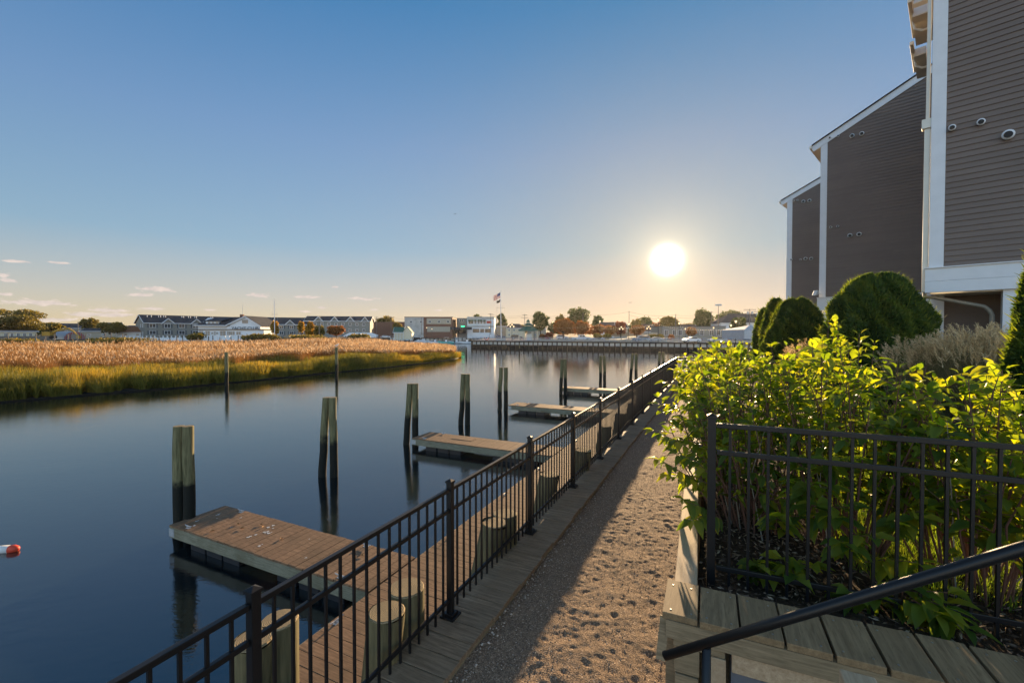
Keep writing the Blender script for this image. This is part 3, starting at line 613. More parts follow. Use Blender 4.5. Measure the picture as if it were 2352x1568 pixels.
# ------------------------------------------------------------------ lawn and wood chips behind the planter fence
def inbed(n, l0, l1, t0, t1):
    l = RNG.uniform(l0, l1, n); t_ = RNG.uniform(t0, t1, n); X = l*RV.x+t_*DV.x; Y = l*RV.y+t_*DV.y; return l, t_, X, Y
M['grass'] = m_leaf('lawn_grass', (0.06, 0.12, 0.018), (0.12, 0.20, 0.03), (0.20, 0.25, 0.05), trans=0.5, rough=0.5, tcol=(2.6, 2.3, .7))
n = 130000; l, t_, X, Y = inbed(n, 0.9, 6.8, 1.2, 9.0)
s_ = (X-FA.x)*(-PD.x)+(Y-FA.y)*(-PD.y); keep = (s_ > 0.46+0.08*np.sin(X*3)+0.55*np.maximum(0, 2.7-X)) & (Y > 1.2) & (X/Y < 1.35)
X, Y = X[keep], Y[keep]; Z = np.full(len(X), SOIL+0.0); base = np.stack([X, Y, Z], 1); hgt = RNG.uniform(.05, .13, len(X))
tip = base+np.stack([RNG.normal(0, .03, len(X)), RNG.normal(0, .03, len(X)), hgt], 1)
o = blades('lawn', base, tip, 0.006, M['grass']); tag(o, 'short green lawn grass behind the planter fence', 'grass', kind='stuff')
n = 22000; l, t_, X, Y = inbed(n, -0.1, 4.2, 1.0, 6.0); keep = ((X-A0.x)*(-PD.x)+(Y-A0.y)*(-PD.y) > 0.38) & (X/Y < 1.4) & (Y > 1.0)
X, Y = X[keep], Y[keep]; n = len(X); th = RNG.uniform(0, 6.28, n); tl = RNG.normal(0, .35, n); dr = np.stack([np.cos(th), np.sin(th), tl], 1)
o = sprays('wood_chips', np.stack([X, Y, SOIL+RNG.uniform(0, .05, n)], 1), dr, RNG.uniform(.02, .07, n), RNG.uniform(.006, .018, n), M['chip'], None, RNG.random(n)**2); tag(o, 'brown wood chip mulch under the shrubs', 'mulch', kind='stuff')
# ------------------------------------------------------------------ the leafy shrubs (dogwood) behind the planter fence
M['leaf'] = m_leaf('dogwood_leaf', (0.04, 0.085, 0.020), (0.085, 0.14, 0.024), (0.17, 0.21, 0.03), trans=0.58, rough=0.38, tcol=(4.9, 3.7, 0.45), spec=0.35)
M['stem'] = m_plain('dogwood_stem', (0.13, 0.065, 0.045), 0.6); M['twig'] = m_plain('dry_grey_twig', (0.28, 0.24, 0.19), 0.7)
M['deadleaf'] = m_leaf('dry_leaf', (0.2, 0.12, 0.06), (0.3, 0.2, 0.1), trans=0.3, rough=0.7)
def shrub(cl, ct, rad, top, nst, label, leaflen=0.138, lean=(0, 0), dens=1.0, low=0.35):
    th = thing('leafy_shrub', label, 'shrub', group='leafy shrubs behind the planter fence')
    C0 = P(cl, ct, SOIL); pos = []; dr = []; ln = []; mb = MB(); tw = MB(); rn = []
    for k in range(nst):
        a = random.uniform(0, 6.283); rr = rad*math.sqrt(random.random()); b0 = C0+Vector((math.cos(a), math.sin(a), 0))*rr*0.45
        hh = (top-SOIL)*(1-0.22*(rr/rad)**2)*random.uniform(.82, 1.04) if random.random() > low else (top-SOIL)*random.uniform(.25, .8)
        e = C0+Vector((math.cos(a), math.sin(a), 0))*rr*1.05+RV*lean[0]*random.random()+DV*lean[1]*random.random()+ZV*hh
        mid = b0.lerp(e, .5)+Vector((random.gauss(0, .05), random.gauss(0, .05), .08)); pts = [b0, b0.lerp(mid, .5)+Vector((random.gauss(0, .02), random.gauss(0, .02), 0)), mid, mid.lerp(e, .5)+ZV*.02, e]
        mb.tube(pts, [.008, .007, .006, .0045, .0025], 5, cap=False)
        nodes = max(4, int((e-mid).length*random.uniform(9, 12)+hh*1.9*dens)); axis = (e-mid).normalized()
        for j in range(nodes):
            f = 1-(j/nodes)**1.15*0.80
            fp_ = f*(len(pts)-1); i0 = min(int(fp_), len(pts)-2); q = pts[i0].lerp(pts[i0+1], fp_-i0); ph = (j % 2)*1.5708+random.gauss(0, .3)
            ax = (pts[i0+1]-pts[i0]).normalized(); s1 = ax.cross(Vector((0.3, 0.2, 1))); s1.normalize(); s2 = ax.cross(s1)
            for sgn in (0, math.pi):
                if random.random() < 0.12: continue
                o1 = s1*math.cos(ph+sgn)+s2*math.sin(ph+sgn); tipness = max(0, 1-j*0.33)
                dd = (o1*(1-0.35*tipness)+ax*(0.3+0.6*tipness)+Vector((0, 0, random.uniform(-.25, .15)))); sz = leaflen*random.uniform(.65, 1.2)*(0.62 if j == 0 else 1)
                pos.append(q+o1*0.012); dr.append(dd); ln.append(sz); rn.append(random.random()*0.85+0.15*tipness)
            # short side twigs carry more leaves
            if random.random() < 0.55*dens and j > 0:
                a2 = random.uniform(0, 6.283); od = (s1*math.cos(a2)+s2*math.sin(a2)+ax*.5).normalized(); l2 = random.uniform(.08, .22); e2 = q+od*l2
                mb.tube([q, e2], [.003, .0018], 4, cap=False)
                for m_ in range(4):
                    a3 = random.uniform(0, 6.283); o2 = (od.cross(Vector((math.cos(a3), math.sin(a3), .4)))).normalized()
                    pos.append(q.lerp(e2, random.uniform(.35, 1))); dr.append(o2*.8+od*.7+Vector((0, 0, random.uniform(-.3, .2)))); ln.append(leaflen*random.uniform(.5, 1.05)); rn.append(random.random())
    for k in range(nst//5):
        a = random.uniform(0, 6.283); rr = rad*random.uniform(.3, .9); b0 = C0+Vector((math.cos(a), math.sin(a), 0))*rr*.6; e = b0+Vector((math.cos(a)*.2, math.sin(a)*.2, 0))*random.random()+ZV*random.uniform(.4, 1.25)
        tw.tube([b0, b0.lerp(e, .5)+Vector((random.gauss(0, .04), random.gauss(0, .04), 0)), e], [.006, .004, .0015], 4, cap=False)
    mb.build('stem', M['stem'], th); tw.build('dry_twig', M['twig'], th); ln = np.array(ln)
    leafcloud('foliage', np.array([tuple(p) for p in pos]), np.array([tuple(p) for p in dr]), ln, ln*RNG.uniform(.42, .56, len(ln)), M['leaf'], th, np.array(rn), droop=0.30)
    return th, len(ln)
SH = [(0.28, 4.55, .62, 4.50, 50, 'leafy shrub at the planter corner, spilling branches over the gravel path', (-.25, .1), .3),
      (0.95, 4.35, .60, 4.66, 46, 'leafy shrub just right of the planter corner post, tall pale shoots on top', (0, 0), .3),
      (1.62, 4.10, .58, 4.54, 44, 'leafy shrub in the middle of the planter fence', (0, 0), .3),
      (2.15, 4.15, .5, 4.36, 34, 'lower leafy shrub toward the right end of the planter fence', (0, 0), .25),
      (2.95, 4.75, .55, 4.25, 26, 'rightmost low leafy shrub at the edge of the picture', (0, 0), .2),
      (0.15, 5.9, .60, 4.58, 40, 'second leafy shrub along the path, behind the corner one', (-.15, .1), .15),
      (1.0, 5.6, .60, 4.78, 26, 'leafy shrub in the back row with the tallest pale tips', (0, 0), .0),
      (-.02, 7.3, .55, 4.48, 30, 'third leafy shrub along the path edge', (-.1, 0), .1),
      (0.0, 8.9, .55, 4.38, 22, 'farthest leafy shrub along the path, over the turning fence', (-.1, 0), .1)]
for (cl, ct, rad, top, nst, lb, lean, low) in SH: shrub(cl, ct, rad, top, nst, lb, lean=lean, low=low)
# overhanging branches above the path
def branch_out(base, tip, label_parent, nn=9, leaf=.125):
    mb = MB(); base = Vector(base); tip = Vector(tip); mid = base.lerp(tip, .5)+ZV*.05; mb.tube([base, mid, tip], [.005, .004, .002], 5, cap=False); mb.build('stem', M['stem'], label_parent)
    pos = []; dr = []; ln = []; ax = (tip-base).normalized(); s1 = ax.cross(ZV).normalized()
    for j in range(nn):
        f = .15+.85*j/(nn-1); q = base.lerp(mid, f*2) if f < .5 else mid.lerp(tip, f*2-1)
        for sg in (-1, 1): pos.append(tuple(q)); dr.append(tuple(s1*sg*.8+ax*(.5 if j < nn-1 else 1.5)+ZV*random.uniform(-.7, .0))); ln.append(leaf*random.uniform(.75, 1.15))
    leafcloud('foliage', np.array(pos), np.array(dr), np.array(ln), np.array(ln)*.5, M['leaf'], label_parent, RNG.random(len(ln)), droop=.35)
cs = [o for o in SC.objects if o.get('label', '').startswith('leafy shrub at the planter corner')][0]
for (bx, by, bY, tx, ty, tY) in ((1640, 1080, 3.9, 1502, 988, 3.9), (1650, 1160, 3.8, 1516, 1055, 3.6), (1640, 1000, 4.3, 1560, 960, 4.4), (1650, 1210, 3.5, 1575, 1150, 3.4), (1640, 960, 5, 1556, 900, 5.2), (1640, 900, 5.4, 1548, 850, 5.6), (1640, 930, 5.4, 1530, 878, 5.0), (1650, 1110, 3.6, 1556, 1040, 3.7), (1640, 1040, 4.0, 1540, 1010, 4.1), (1645, 1120, 3.8, 1535, 1090, 3.9), (1640, 980, 4.4, 1535, 930, 4.5), (1640, 880, 5.6, 1570, 822, 5.8), (1655, 1190, 3.5, 1590, 1195, 3.3)):
    branch_out(at(bx, by, bY), at(tx, ty, tY), cs)
# low basal shoots at the fence foot
for (x, y, Y) in ((1830, 1300, 2.95), (1755, 1310, 3.0), (1900, 1180, 3.0), (1960, 1250, 2.8), (1860, 1130, 3.1), (2060, 1300, 2.7), (2120, 1380, 2.55), (1980, 1380, 2.75), (2100, 1200, 2.8), (2180, 1420, 2.5), (1930, 1060, 3.1), (1815, 1210, 3.1), (2200, 1150, 2.8)):
    c = at(x, y, Y)
    for k in range(4):
        a = random.uniform(0, 6.28); branch_out(c+Vector((random.uniform(-.05, .05), .15, -.12)), c+Vector((math.cos(a)*.12, math.sin(a)*.06-.02, random.uniform(-.02, .1))), cs, nn=4, leaf=.15)
# ------------------------------------------------------------------ the grey-brown sided buildings on the right
def m_siding(name, c, exposure=0.165):
    t = NT(name, 0.55, 0.3); g = t.node('ShaderNodeTexCoord'); n = t.noise(g.outputs['Object'], 0.6, 4); n2 = t.noise(t.coord((1, 1, 40)), 6, 3)
    cc = t.ramp(n, [(0.3, tuple(x*.92 for x in c)), (0.7, tuple(x*1.08 for x in c))]); t.col(t.mix(t.math('MULTIPLY', t.attr(), .3), cc, tuple(x*.7 for x in c))); t.bump(n2, .05, .002); return t.m
M['siding'] = m_siding('grey_brown_clapboard', (0.165, 0.125, 0.102))
M['trim'] = m_plain('white_painted_trim', (0.66, 0.67, 0.68), 0.45, 0.35, var=.04)
M['shingle'] = m_plain('dark_roof_shingles', (0.045, 0.045, 0.05), 0.9, 0.1, var=.3, scale=8)
M['alu'] = m_plain('cream_aluminium_downspout', (0.66, 0.62, 0.52), 0.25, 0.5, var=.04)
M['dark'] = m_plain('dark_opening', (0.02, 0.02, 0.022), 0.6)
WDIR = Vector((0.702, -0.712, 0)).normalized()      # along the facing walls, left (far) to right (near)
SDIR = Vector((0.712, 0.702, 0)).normalized()       # away from us, along the buildings' canal side
NDIR = -SDIR                                        # the facing walls' outward normal
def clap_wall(mb, c0, w, z0, ztop, e=0.165, nrm=NDIR, along=WDIR):
    """clapboards: each course a thin wedge; ztop is a function of distance along the wall"""
    z = z0
    while True:
        tl = ztop(0); tr = ztop(w); hi = max(tl, tr)
        if z >= hi: break
        z1 = min(z+e, hi)
        # start where the rake is above this course
        sl = 0.0
        if tl < z1:
            for k in range(401):
                if ztop(w*k/400) >= z1: sl = w*k/400; break
            else: break
        a = c0+along*sl; b = c0+along*w
        p = [a+ZV*z+nrm*0.03, b+ZV*z+nrm*0.03, b+ZV*z1+nrm*0.002, a+ZV*z1+nrm*0.002]; q = [a+ZV*z, b+ZV*z]
        cuts = [sl]; x_ = sl+random.uniform(.8, 3.6)
        while x_ < w-.3: cuts.append(x_); x_ += 3.66
        cuts.append(w)
        for s0_, s1_ in zip(cuts[:-1], cuts[1:]):
            a = c0+along*(s0_+.001); b = c0+along*(s1_-.001)
            mb.add([a+ZV*z+nrm*0.03, b+ZV*z+nrm*0.03, b+ZV*z1+nrm*0.002, a+ZV*z1+nrm*0.002, a+ZV*z, b+ZV*z], [(0, 1, 2, 3), (4, 5, 1, 0)])
        z = z1
def vent(parent, p, r, name='vent_cap'):
    mb = MB(); n = NDIR; d = (n*1.0-ZV*0.15).normalized(); mb.tube([p, p+d*0.13], [r*.92, r], 16); o = mb.build(name, M['trim'], parent, smooth=True)
    mb = MB(); mb.tube([p+d*0.131, p+d*0.134], r*.7, 14); mb.build('opening', M['dark'], o)
def building(label, c0, w, zbase, ztop0, rise, depth, vents, corner_w=0.24, roof=True, band=True, under=None, peak_at=None):
    b = thing('residential_building', label, 'building', group='sided residential buildings on the right'); c0 = Vector((c0.x, c0.y, 0))
    zt = (lambda s: ztop0+rise*s) if roof else (lambda s: ztop0)
    # body
    mb = MB(); a = c0+SDIR*0.02; pts = [a, a+WDIR*w]
    mb.prism([a+ZV*zbase, a+WDIR*w+ZV*zbase, a+WDIR*w+ZV*(zt(w)-.02), a+ZV*(zt(0)-.02)], SDIR*depth); mb.build('wall', M['siding'], b)
    mb = MB(); clap_wall(mb, c0, w, zbase, zt); mb.build('siding', M['siding'], b)
    mb = MB(); mb.box(c0+WDIR*(corner_w/2-.03)+NDIR*0.022+ZV*((zbase+zt(0))/2), (corner_w/2, 0.02, (zt(0)-zbase)/2+.05), (WDIR, NDIR, ZV)); mb.box(c0-WDIR*0.022+SDIR*0.10+ZV*((zbase+zt(0))/2), (0.02, 0.12, (zt(0)-zbase)/2+.05), (WDIR, NDIR, ZV)); mb.build('corner_board', M['trim'], b)
    if roof:
        up = (WDIR+ZV*rise).normalized(); nr = (ZV-WDIR*rise).normalized()
        mb = MB(); s0 = c0-WDIR*0.45; mb.bar(s0+NDIR*0.05+ZV*(zt(-.45)+.02), c0+WDIR*w+NDIR*0.05+ZV*(zt(w)+.02), 0.04, 0.34, up=nr); mb.build('rake_board', M['trim'], b)
        mb = MB(); mb.prism([s0+NDIR*0.16+ZV*(zt(-.45)+.20), c0+WDIR*(w)+NDIR*.16+ZV*(zt(w)+.2), c0+WDIR*w+NDIR*.16+ZV*(zt(w)+.25), s0+NDIR*.16+ZV*(zt(-.45)+.25)], SDIR*(depth+.4)); mb.build('roof', M['shingle'], b)
        mb = MB(); mb.box(c0-WDIR*0.24+SDIR*(depth/2)+ZV*(zt(-.45)+.02), (0.22, depth/2, 0.015), (WDIR, SDIR, ZV)); mb.build('soffit', M['alu'], b)
        mb = MB(); mb.box(c0-WDIR*0.50+SDIR*(depth/2-.05)+ZV*(zt(-.45)+.12), (0.06, depth/2+.1, 0.07), (WDIR, SDIR, ZV)); mb.build('gutter', M['alu'], b)
    if band:
        mb = MB(); zb = zbase; x0 = c0-WDIR*0.08
        mb.box(x0+WDIR*(w/2+.05)+NDIR*0.05+ZV*(zb-0.20), (w/2+.08, .06, .19), (WDIR, NDIR, ZV)); mb.box(x0+WDIR*(w/2+.05)+NDIR*0.047+ZV*(zb-0.56), (w/2+.08, .06, .165), (WDIR, NDIR, ZV))
        mb.box(x0+WDIR*(w/2+.05)+NDIR*0.075+ZV*(zb+.005), (w/2+.1, .085, .014), (WDIR, NDIR, ZV)); mb.build('trim_band', M['trim'], b)
    for (x, y, r) in vents:
        # intersect the pixel ray with the wall plane
        rr = ray(x, y); o = Vector((0, 0, CAMZ)); k = (c0+ZV*CAMZ-o).dot(NDIR)/rr.dot(NDIR); vent(b, o+rr*k+NDIR*0.012, r)
    return b, c0, zt
def wallpt(c0, x, y):
    rr = ray(x, y); o = Vector((0, 0, CAMZ)); k = (Vector((c0.x, c0.y, CAMZ))-o).dot(NDIR)/rr.dot(NDIR); return o+rr*k
cN = at(2137, 617, 13.15); b1, c1, zt1 = building('nearest tall grey-brown sided building with white corner board, cut off by the right edge', cN, 6.5, cN.z, 17.5, 0.34, 9.0,
      [(2187, 295, .085), (2253, 282, .09), (2315, 311, .13)], corner_w=0.31, roof=False)
# open undercroft below the band: a recessed sided wall, white pier, downspout
mb = MB(); e0 = c1+SDIR*1.6+WDIR*0.2
clap_wall(mb, e0, 6.0, 2.9, lambda s: cN.z-.7); mb.build('undercroft_wall', M['siding'], b1)
mb = MB(); mb.box(wallpt(c1, 2335, 700).xy.to_3d()+SDIR*0.4+WDIR*.5+ZV*((2.9+cN.z-.72)/2), (.75, .40, (cN.z-.72-2.9)/2), (WDIR, NDIR, ZV)); mb.build('white_pier', M['trim'], b1)
mb = MB(); mb.box(c1+SDIR*1.5+WDIR*0.15+ZV*((2.9+cN.z-.72)/2), (.14, .12, (cN.z-.72-2.9)/2), (WDIR, NDIR, ZV)); mb.build('corner_pier', M['trim'], b1)
mb = MB(); mb.box(c1+SDIR*4.5+WDIR*3.2+ZV*(cN.z-.74), (3.2, 4.4, .02), (WDIR, NDIR, ZV)); mb.build('undercroft_ceiling', M['alu'], b1)
def downspout(parent, pts, w=.10):
    mb = MB()
    for a, b in zip(pts[:-1], pts[1:]): mb.bar(a, b, w, w*.75, up=NDIR)
    o = mb.build('downspout', M['alu'], parent, bevel=.012)
d0 = c1-WDIR*0.12+SDIR*.12
downspout(b1, [d0+ZV*10.9, d0+ZV*5.95], .14); downspout(b1, [d0+ZV*17.5, d0+ZV*11.15], .09)
mb = MB(); mb.box(d0+ZV*11.02, (.13, .11, .14), (WDIR, NDIR, ZV)); mb.build('rain_head', M['alu'], b1, bevel=.01)
pa = wallpt(c1, 2145, 682)+SDIR*.25; pb = wallpt(c1, 2262, 703)+SDIR*.25; pc = wallpt(c1, 2280, 722)+SDIR*.25; pd = pc.copy(); pd.z = 2.9
mb = MB(); mb.tube([d0+ZV*6.0, d0+ZV*5.8, pa, pb, pb.lerp(pc, .6)+ZV*.04, pc, pd], [.055]*7, 10); mb.build('drain_pipe', m_plain('beige_drain_pipe', (.20, .18, .14), .5), b1)
# eave returns, gutters and elbows on the canal side, seen edge-on at the top
for (x0, y0, dep, wd_, hh) in ((2100, 2, 3.2, .55, .45), (2098, 32, 2.6, .50, .5), (2101, 120, 4.4, .36, .45)):
    Y = 13.15+dep*1.15; q = at(x0, y0+14, Y); base = c1+SDIR*dep
    mb = MB(); mb.box(Vector((q.x, q.y, q.z))+WDIR*wd_*.5, (wd_*.5, .5, .13), (WDIR, SDIR, ZV)); mb.build('eave_return', M['trim'], b1)
    mb = MB(); mb.box(q+ZV*.03-WDIR*.03, (.06, 1.3, .07), (WDIR, SDIR, ZV)); mb.build('gutter', M['alu'], b1, bevel=.02)
    mb = MB(); mb.box(q+WDIR*wd_*.5-ZV*.15+SDIR*.6, (wd_*.5, 1.1, .02), (WDIR, SDIR, ZV)); mb.build('soffit', M['alu'], b1)
    mb = MB(); mb.tube([q-ZV*.05-NDIR*.0, q-ZV*.35+WDIR*.05, q-ZV*.5+WDIR*.25, q-ZV*.5+WDIR*.5], .045, 8); mb.build('gutter_elbow', M['alu'], b1)
cM = at(1883, 684, 24.6); b2, c2, zt2 = building('middle grey-brown sided building with a sloping white-edged roof line', cM, 6.2, cM.z, at(1888, 330, 24.6).z, 0.50, 7.0,
      [(1907, 317, .06), (1926, 313, .06), (1958, 313, .11), (1980, 308, .11), (1909, 522, .06), (1925, 520, .06), (1953, 541, .11), (1974, 538, .11)], corner_w=0.30)
cF = at(1806, 765, 33.5); b3, c3, zt3 = building('farthest and lowest grey-brown sided building, reddish at dusk, left of the other two', cF, 5.5, 4.0, at(1812, 459, 33.5).z, 0.46, 8.0,
      [(1823, 461, .07), (1832, 460, .07), (1846, 463, .12), (1860, 461, .12), (1818, 596, .07), (1839, 596, .07), (1851, 594, .12), (1864, 594, .12)], corner_w=0.34, band=False)
for bb, cc in ((b2, c2),):
    mb = MB(); mb.box(cc+WDIR*3.1+SDIR*3.5+ZV*((2.9+cM.z-.7)/2), (3.0, 3.4, (cM.z-.7-2.9)/2), (WDIR, SDIR, ZV)); mb.build('foundation', M['trim'], bb)
mb = MB(); mb.box(c3+WDIR*2.7+SDIR*4+ZV*3.45, (2.7, 3.9, .55), (WDIR, SDIR, ZV)); mb.build('foundation', M['trim'], b3)
# floodlight on the middle building's corner
fq = at(1873, 673, 24.4); fo = thing('floodlight', 'small white floodlight glinting in the sun on the middle building corner', 'light')
mb = MB(); mb.box(fq, (.10, .16, .14), (WDIR, SDIR, (ZV+WDIR*.3).normalized())); mb.build('housing', M['trim'], fo, bevel=.02); mb = MB(); mb.tube([fq, fq+WDIR*.25-ZV*.05], .03, 8); mb.build('bracket', M['trim'], fo)
# ground on that side, rising gently
g_ = grid_mesh('bank_ground', np.arange(-0.30, 60, 1.0), np.arange(9, 31, 1.0), lambda L, T: np.full(L.shape, 2.86)+(vnoise(L*.4, T*.4, 5)-.5)*.1, M['lawn'])
g2_ = grid_mesh('bank_ground', np.arange(10, 60, 2.0), np.arange(30, 74, 2.0), lambda L, T: np.full(L.shape, 2.86), M['lawn'])
# ------------------------------------------------------------------ clipped yews
M['yew'] = m_leaf('yew_needles', (0.014, 0.036, 0.012), (0.042, 0.078, 0.018), (0.12, 0.16, 0.025), trans=0.36, rough=0.6, tcol=(4.6, 3.6, .7))
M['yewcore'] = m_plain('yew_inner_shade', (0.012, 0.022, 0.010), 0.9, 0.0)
def yew(label, x0, x1, ytop, Y, shape=2.6, taper=.85, n=26000, L=.11, group='clipped evergreen shrubs by the buildings', asym=0, zb=2.85):
    xc = (x0+x1)/2; c = at(xc, 765, Y); c.z = zb; rx = (x1-x0)/2/F*Y; h = at(xc, ytop, Y).z-zb; th = thing('clipped_yew', label, 'shrub', group=group)
    def surf(u, v, k=1.0):    # u angle, v 0 ground .. 1 top : superellipse outline with lumps
        rad = (1-v**shape)**(1/shape)*(1-(1-taper)*v); lump = 1+.10*np.sin(u*3+v*5+xc)+.07*np.sin(u*7-v*9)+.05*np.sin(u*13+v*17)+.14*(vnoise(u*4.5+50, v*9+xc, 3)-.5); r = rx*rad*lump*k
        return np.stack([c.x+r*np.cos(u)+asym*v*rx, c.y+r*np.sin(u), zb+h*v*(0.97+.03*k)*(1+.02*np.sin(u*4))], -1)
    u = RNG.uniform(0, 2*np.pi, n); v = RNG.random(n)**.8*.999; k = 1-np.abs(RNG.normal(0, .055, n)); p = surf(u, v, k)
    nrm = np.stack([np.cos(u)*(1-v**4), np.sin(u)*(1-v**4), .25+v**3*1.3], 1); dr = nrm*.55+np.array([0, 0, .25])+RNG.normal(0, .55, (n, 3))
    clump = vnoise(p[:, 0]*4.5+p[:, 2]*3.1, p[:, 1]*4.5-p[:, 2]*4.1, 3)
    sprays('foliage', p, dr, RNG.uniform(.5, 1.25, n)*L, RNG.uniform(.3, .55, n)*L, M['yew'], th, np.clip(clump*.75+RNG.random(n)*.25, 0, 1))
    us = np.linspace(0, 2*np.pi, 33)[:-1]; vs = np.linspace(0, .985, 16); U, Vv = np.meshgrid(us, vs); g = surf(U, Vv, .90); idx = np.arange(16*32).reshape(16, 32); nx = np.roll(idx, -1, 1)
    q = np.stack([idx[:-1], nx[:-1], nx[1:], idx[1:]], -1).reshape(-1); o = rawmesh('branches', g.reshape(-1, 3), q, 4, M['yewcore'], th, smooth=True)  # closed inner hull, coloured dark to stand for the shade among the needles
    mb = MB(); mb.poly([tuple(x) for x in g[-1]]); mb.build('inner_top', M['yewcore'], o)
    # loose tips standing out of the outline
    m = n//60; u = RNG.uniform(0, 2*np.pi, m); v = RNG.uniform(.3, .99, m); p = surf(u, v, np.full(m, 1.0)); dr = np.stack([np.cos(u)*.7, np.sin(u)*.7, .5+v], 1)+RNG.normal(0, .3, (m, 3))
    tg_ = sprays('stray_tips', p, dr, RNG.uniform(1.3, 2.6, m)*L, .22*L, M['yew'], th, RNG.uniform(.5, 1, m)); tg_['kind'] = 'stuff'; return th
yew('largest dark clipped evergreen, rounded, before the grey-brown building corner', 1888, 2122, 636, 12.2, n=90000, L=.085, taper=.82)
yew('medium clipped evergreen left of the largest one', 1768, 1886, 690, 17.5, n=42000, L=.11, taper=.95)
yew('narrow clipped evergreen just left of the medium one', 1752, 1810, 690, 21.5, n=12000, L=.15, taper=.85)
yew('smallest clipped evergreen, farthest left of the row', 1735, 1778, 712, 25.5, n=9000, L=.17, taper=.9)
yew('upright yellow-green evergreen cut by the right edge of the picture', 2302, 2480, 575, 4.7, n=50000, L=.075, taper=.45, shape=1.7)
# ------------------------------------------------------------------ tan plume grasses
M['plume'] = m_leaf('tan_plume', (0.36, 0.25, 0.12), (0.62, 0.47, 0.26), (0.8, 0.66, 0.42), trans=0.35, rough=0.8, tcol=(1.3, 1.2, 1.0))
M['dryblade'] = m_leaf('dry_grass_blade', (0.10, 0.11, 0.04), (0.20, 0.17, 0.08), (0.32, 0.26, 0.15), trans=0.35, rough=0.7, tcol=(1.3, 1.3, .9))
def plume_grass(label, x, y, Y, rad, h, n=300, zb=2.88):
    th = thing('plume_grass', label, 'ornamental grass', group='tan plume grass clumps'); c = at(x, y, Y); nb = n*7
    a = RNG.uniform(0, 6.283, nb); r0 = rad*.45*np.sqrt(RNG.random(nb)); r1 = rad*1.25*np.sqrt(RNG.random(nb)); hh = h*RNG.uniform(.45, .92, nb)*(1-.2*(r1/rad/1.25)**2)
    b = np.stack([c.x+r0*np.cos(a), c.y+r0*np.sin(a), np.full(nb, zb)], 1); t_ = np.stack([c.x+r1*np.cos(a), c.y+r1*np.sin(a), zb+hh], 1)
    blades('blades', b, t_, .012, M['dryblade'], th, nseg=4)
    P_ = []; D_ = []; L_ = []
    mb_b = []; mb_t = []
    for k in range(n):
        a = random.uniform(0, 6.283); rr = rad*1.15*math.sqrt(random.random()); z = zb+h*random.uniform(.68, .94)*(1-.18*(rr/rad)**2)
        q = Vector((c.x+rr*math.cos(a), c.y+rr*math.sin(a), z)); ax = Vector((math.cos(a)*.35+random.gauss(0, .18), math.sin(a)*.35+random.gauss(0, .18), 1)).normalized()
        mb_b.append((c.x+rr*.4*math.cos(a), c.y+rr*.4*math.sin(a), zb)); mb_t.append(tuple(q))
        for j in range(26):
            f = j/26; P_.append(tuple(q+ax*f*.22)); D_.append((ax.x+random.gauss(0, .38)+.25*math.cos(a), ax.y+random.gauss(0, .38), ax.z*.95+random.gauss(0, .25)-.35*f)); L_.append(random.uniform(.06, .15)*(1-.4*f))
    blades('stalks', np.array(mb_b), np.array(mb_t), .008, M['dryblade'], th, nseg=3)
    n2 = len(P_); sprays('plumes', np.array(P_), np.array(D_), np.array(L_), .009, M['plume'], th, RNG.random(n2)); return th
plume_grass('widest tan plume grass clump in front of the white pier', 2240, 800, 8.8, .62, 2.05, 260)
plume_grass('tan plume grass clump left of the widest one', 2165, 800, 9.4, .5, 1.85, 170)
plume_grass('leaning tan plume grass clump beside the largest evergreen', 2085, 810, 9.9, .45, 1.70, 110)
plume_grass('tan plume grass clump touching the yellow-green evergreen', 2300, 805, 8.6, .45, 1.95, 150)
plume_grass('small tan plume grass between the two big evergreens', 1842, 800, 13.0, .42, 1.55, 80)
# ------------------------------------------------------------------ far shore: land, marsh
LZ = 2.3
def slab(name, pts, z0, z1, mat, kind='structure'):
    mb = MB(); mb.prism([(p[0], p[1], z0) for p in pts], ZV*(z1-z0)); o = mb.build(name, mat); tag(o, kind=kind); return o
SH0 = Vector((-13, 142, 0)); SH1 = Vector((45, 112, 0)); SDv = (SH1-SH0).normalized()
pe = SH1+SDv*85
slab('far_land', [(-13, 142.2), (45, 112.2), (pe.x, pe.y), (420, 60), (9000, 0), (9000, 11000), (-9000, 11000), (-9000, 160), (-215, 160), (-150, 172), (-95, 182), (-62, 222), (-8, 236), (-11, 160)], -1.5, LZ, M['land'])
M['mud'] = m_plain('marsh_mud', (0.016, 0.012, 0.008), 0.9, 0.3)
EDGE = [(-500, 975), (-200, 945), (0, 925), (130, 914), (260, 903), (390, 893), (520, 881), (650, 868), (775, 855), (880, 845), (960, 836), (1010, 829), (1045, 824), (1060, 820)]
EX = [on(x, y, 0) for x, y in EDGE]
def edgeY(px): return np.interp(px, [e[0] for e in EDGE], [p.y for p in EX])
BACKY = lambda px: np.interp(px, [-500, 700, 850, 950, 1010, 1045, 1060], [128, 128, 124, 116, 108, 96, 84])
back = [(px, float(BACKY(px))) for px in (1060, 1045, 1010, 950, 850, 700, 300, 0, -500)]
o = slab('marsh_ground', [(p.x, p.y+.25) for p in EX]+[((px-1176)/F*Y, Y) for px, Y in back], -.5, 0.10, M['mud'])
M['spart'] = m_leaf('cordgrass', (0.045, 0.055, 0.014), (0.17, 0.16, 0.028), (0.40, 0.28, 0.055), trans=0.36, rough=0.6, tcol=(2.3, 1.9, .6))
M['reed'] = m_leaf('reed_stalks', (0.09, 0.04, 0.014), (0.27, 0.13, 0.035), (0.40, 0.24, 0.065), trans=0.3, rough=0.7, tcol=(1.5, 1.2, .7))
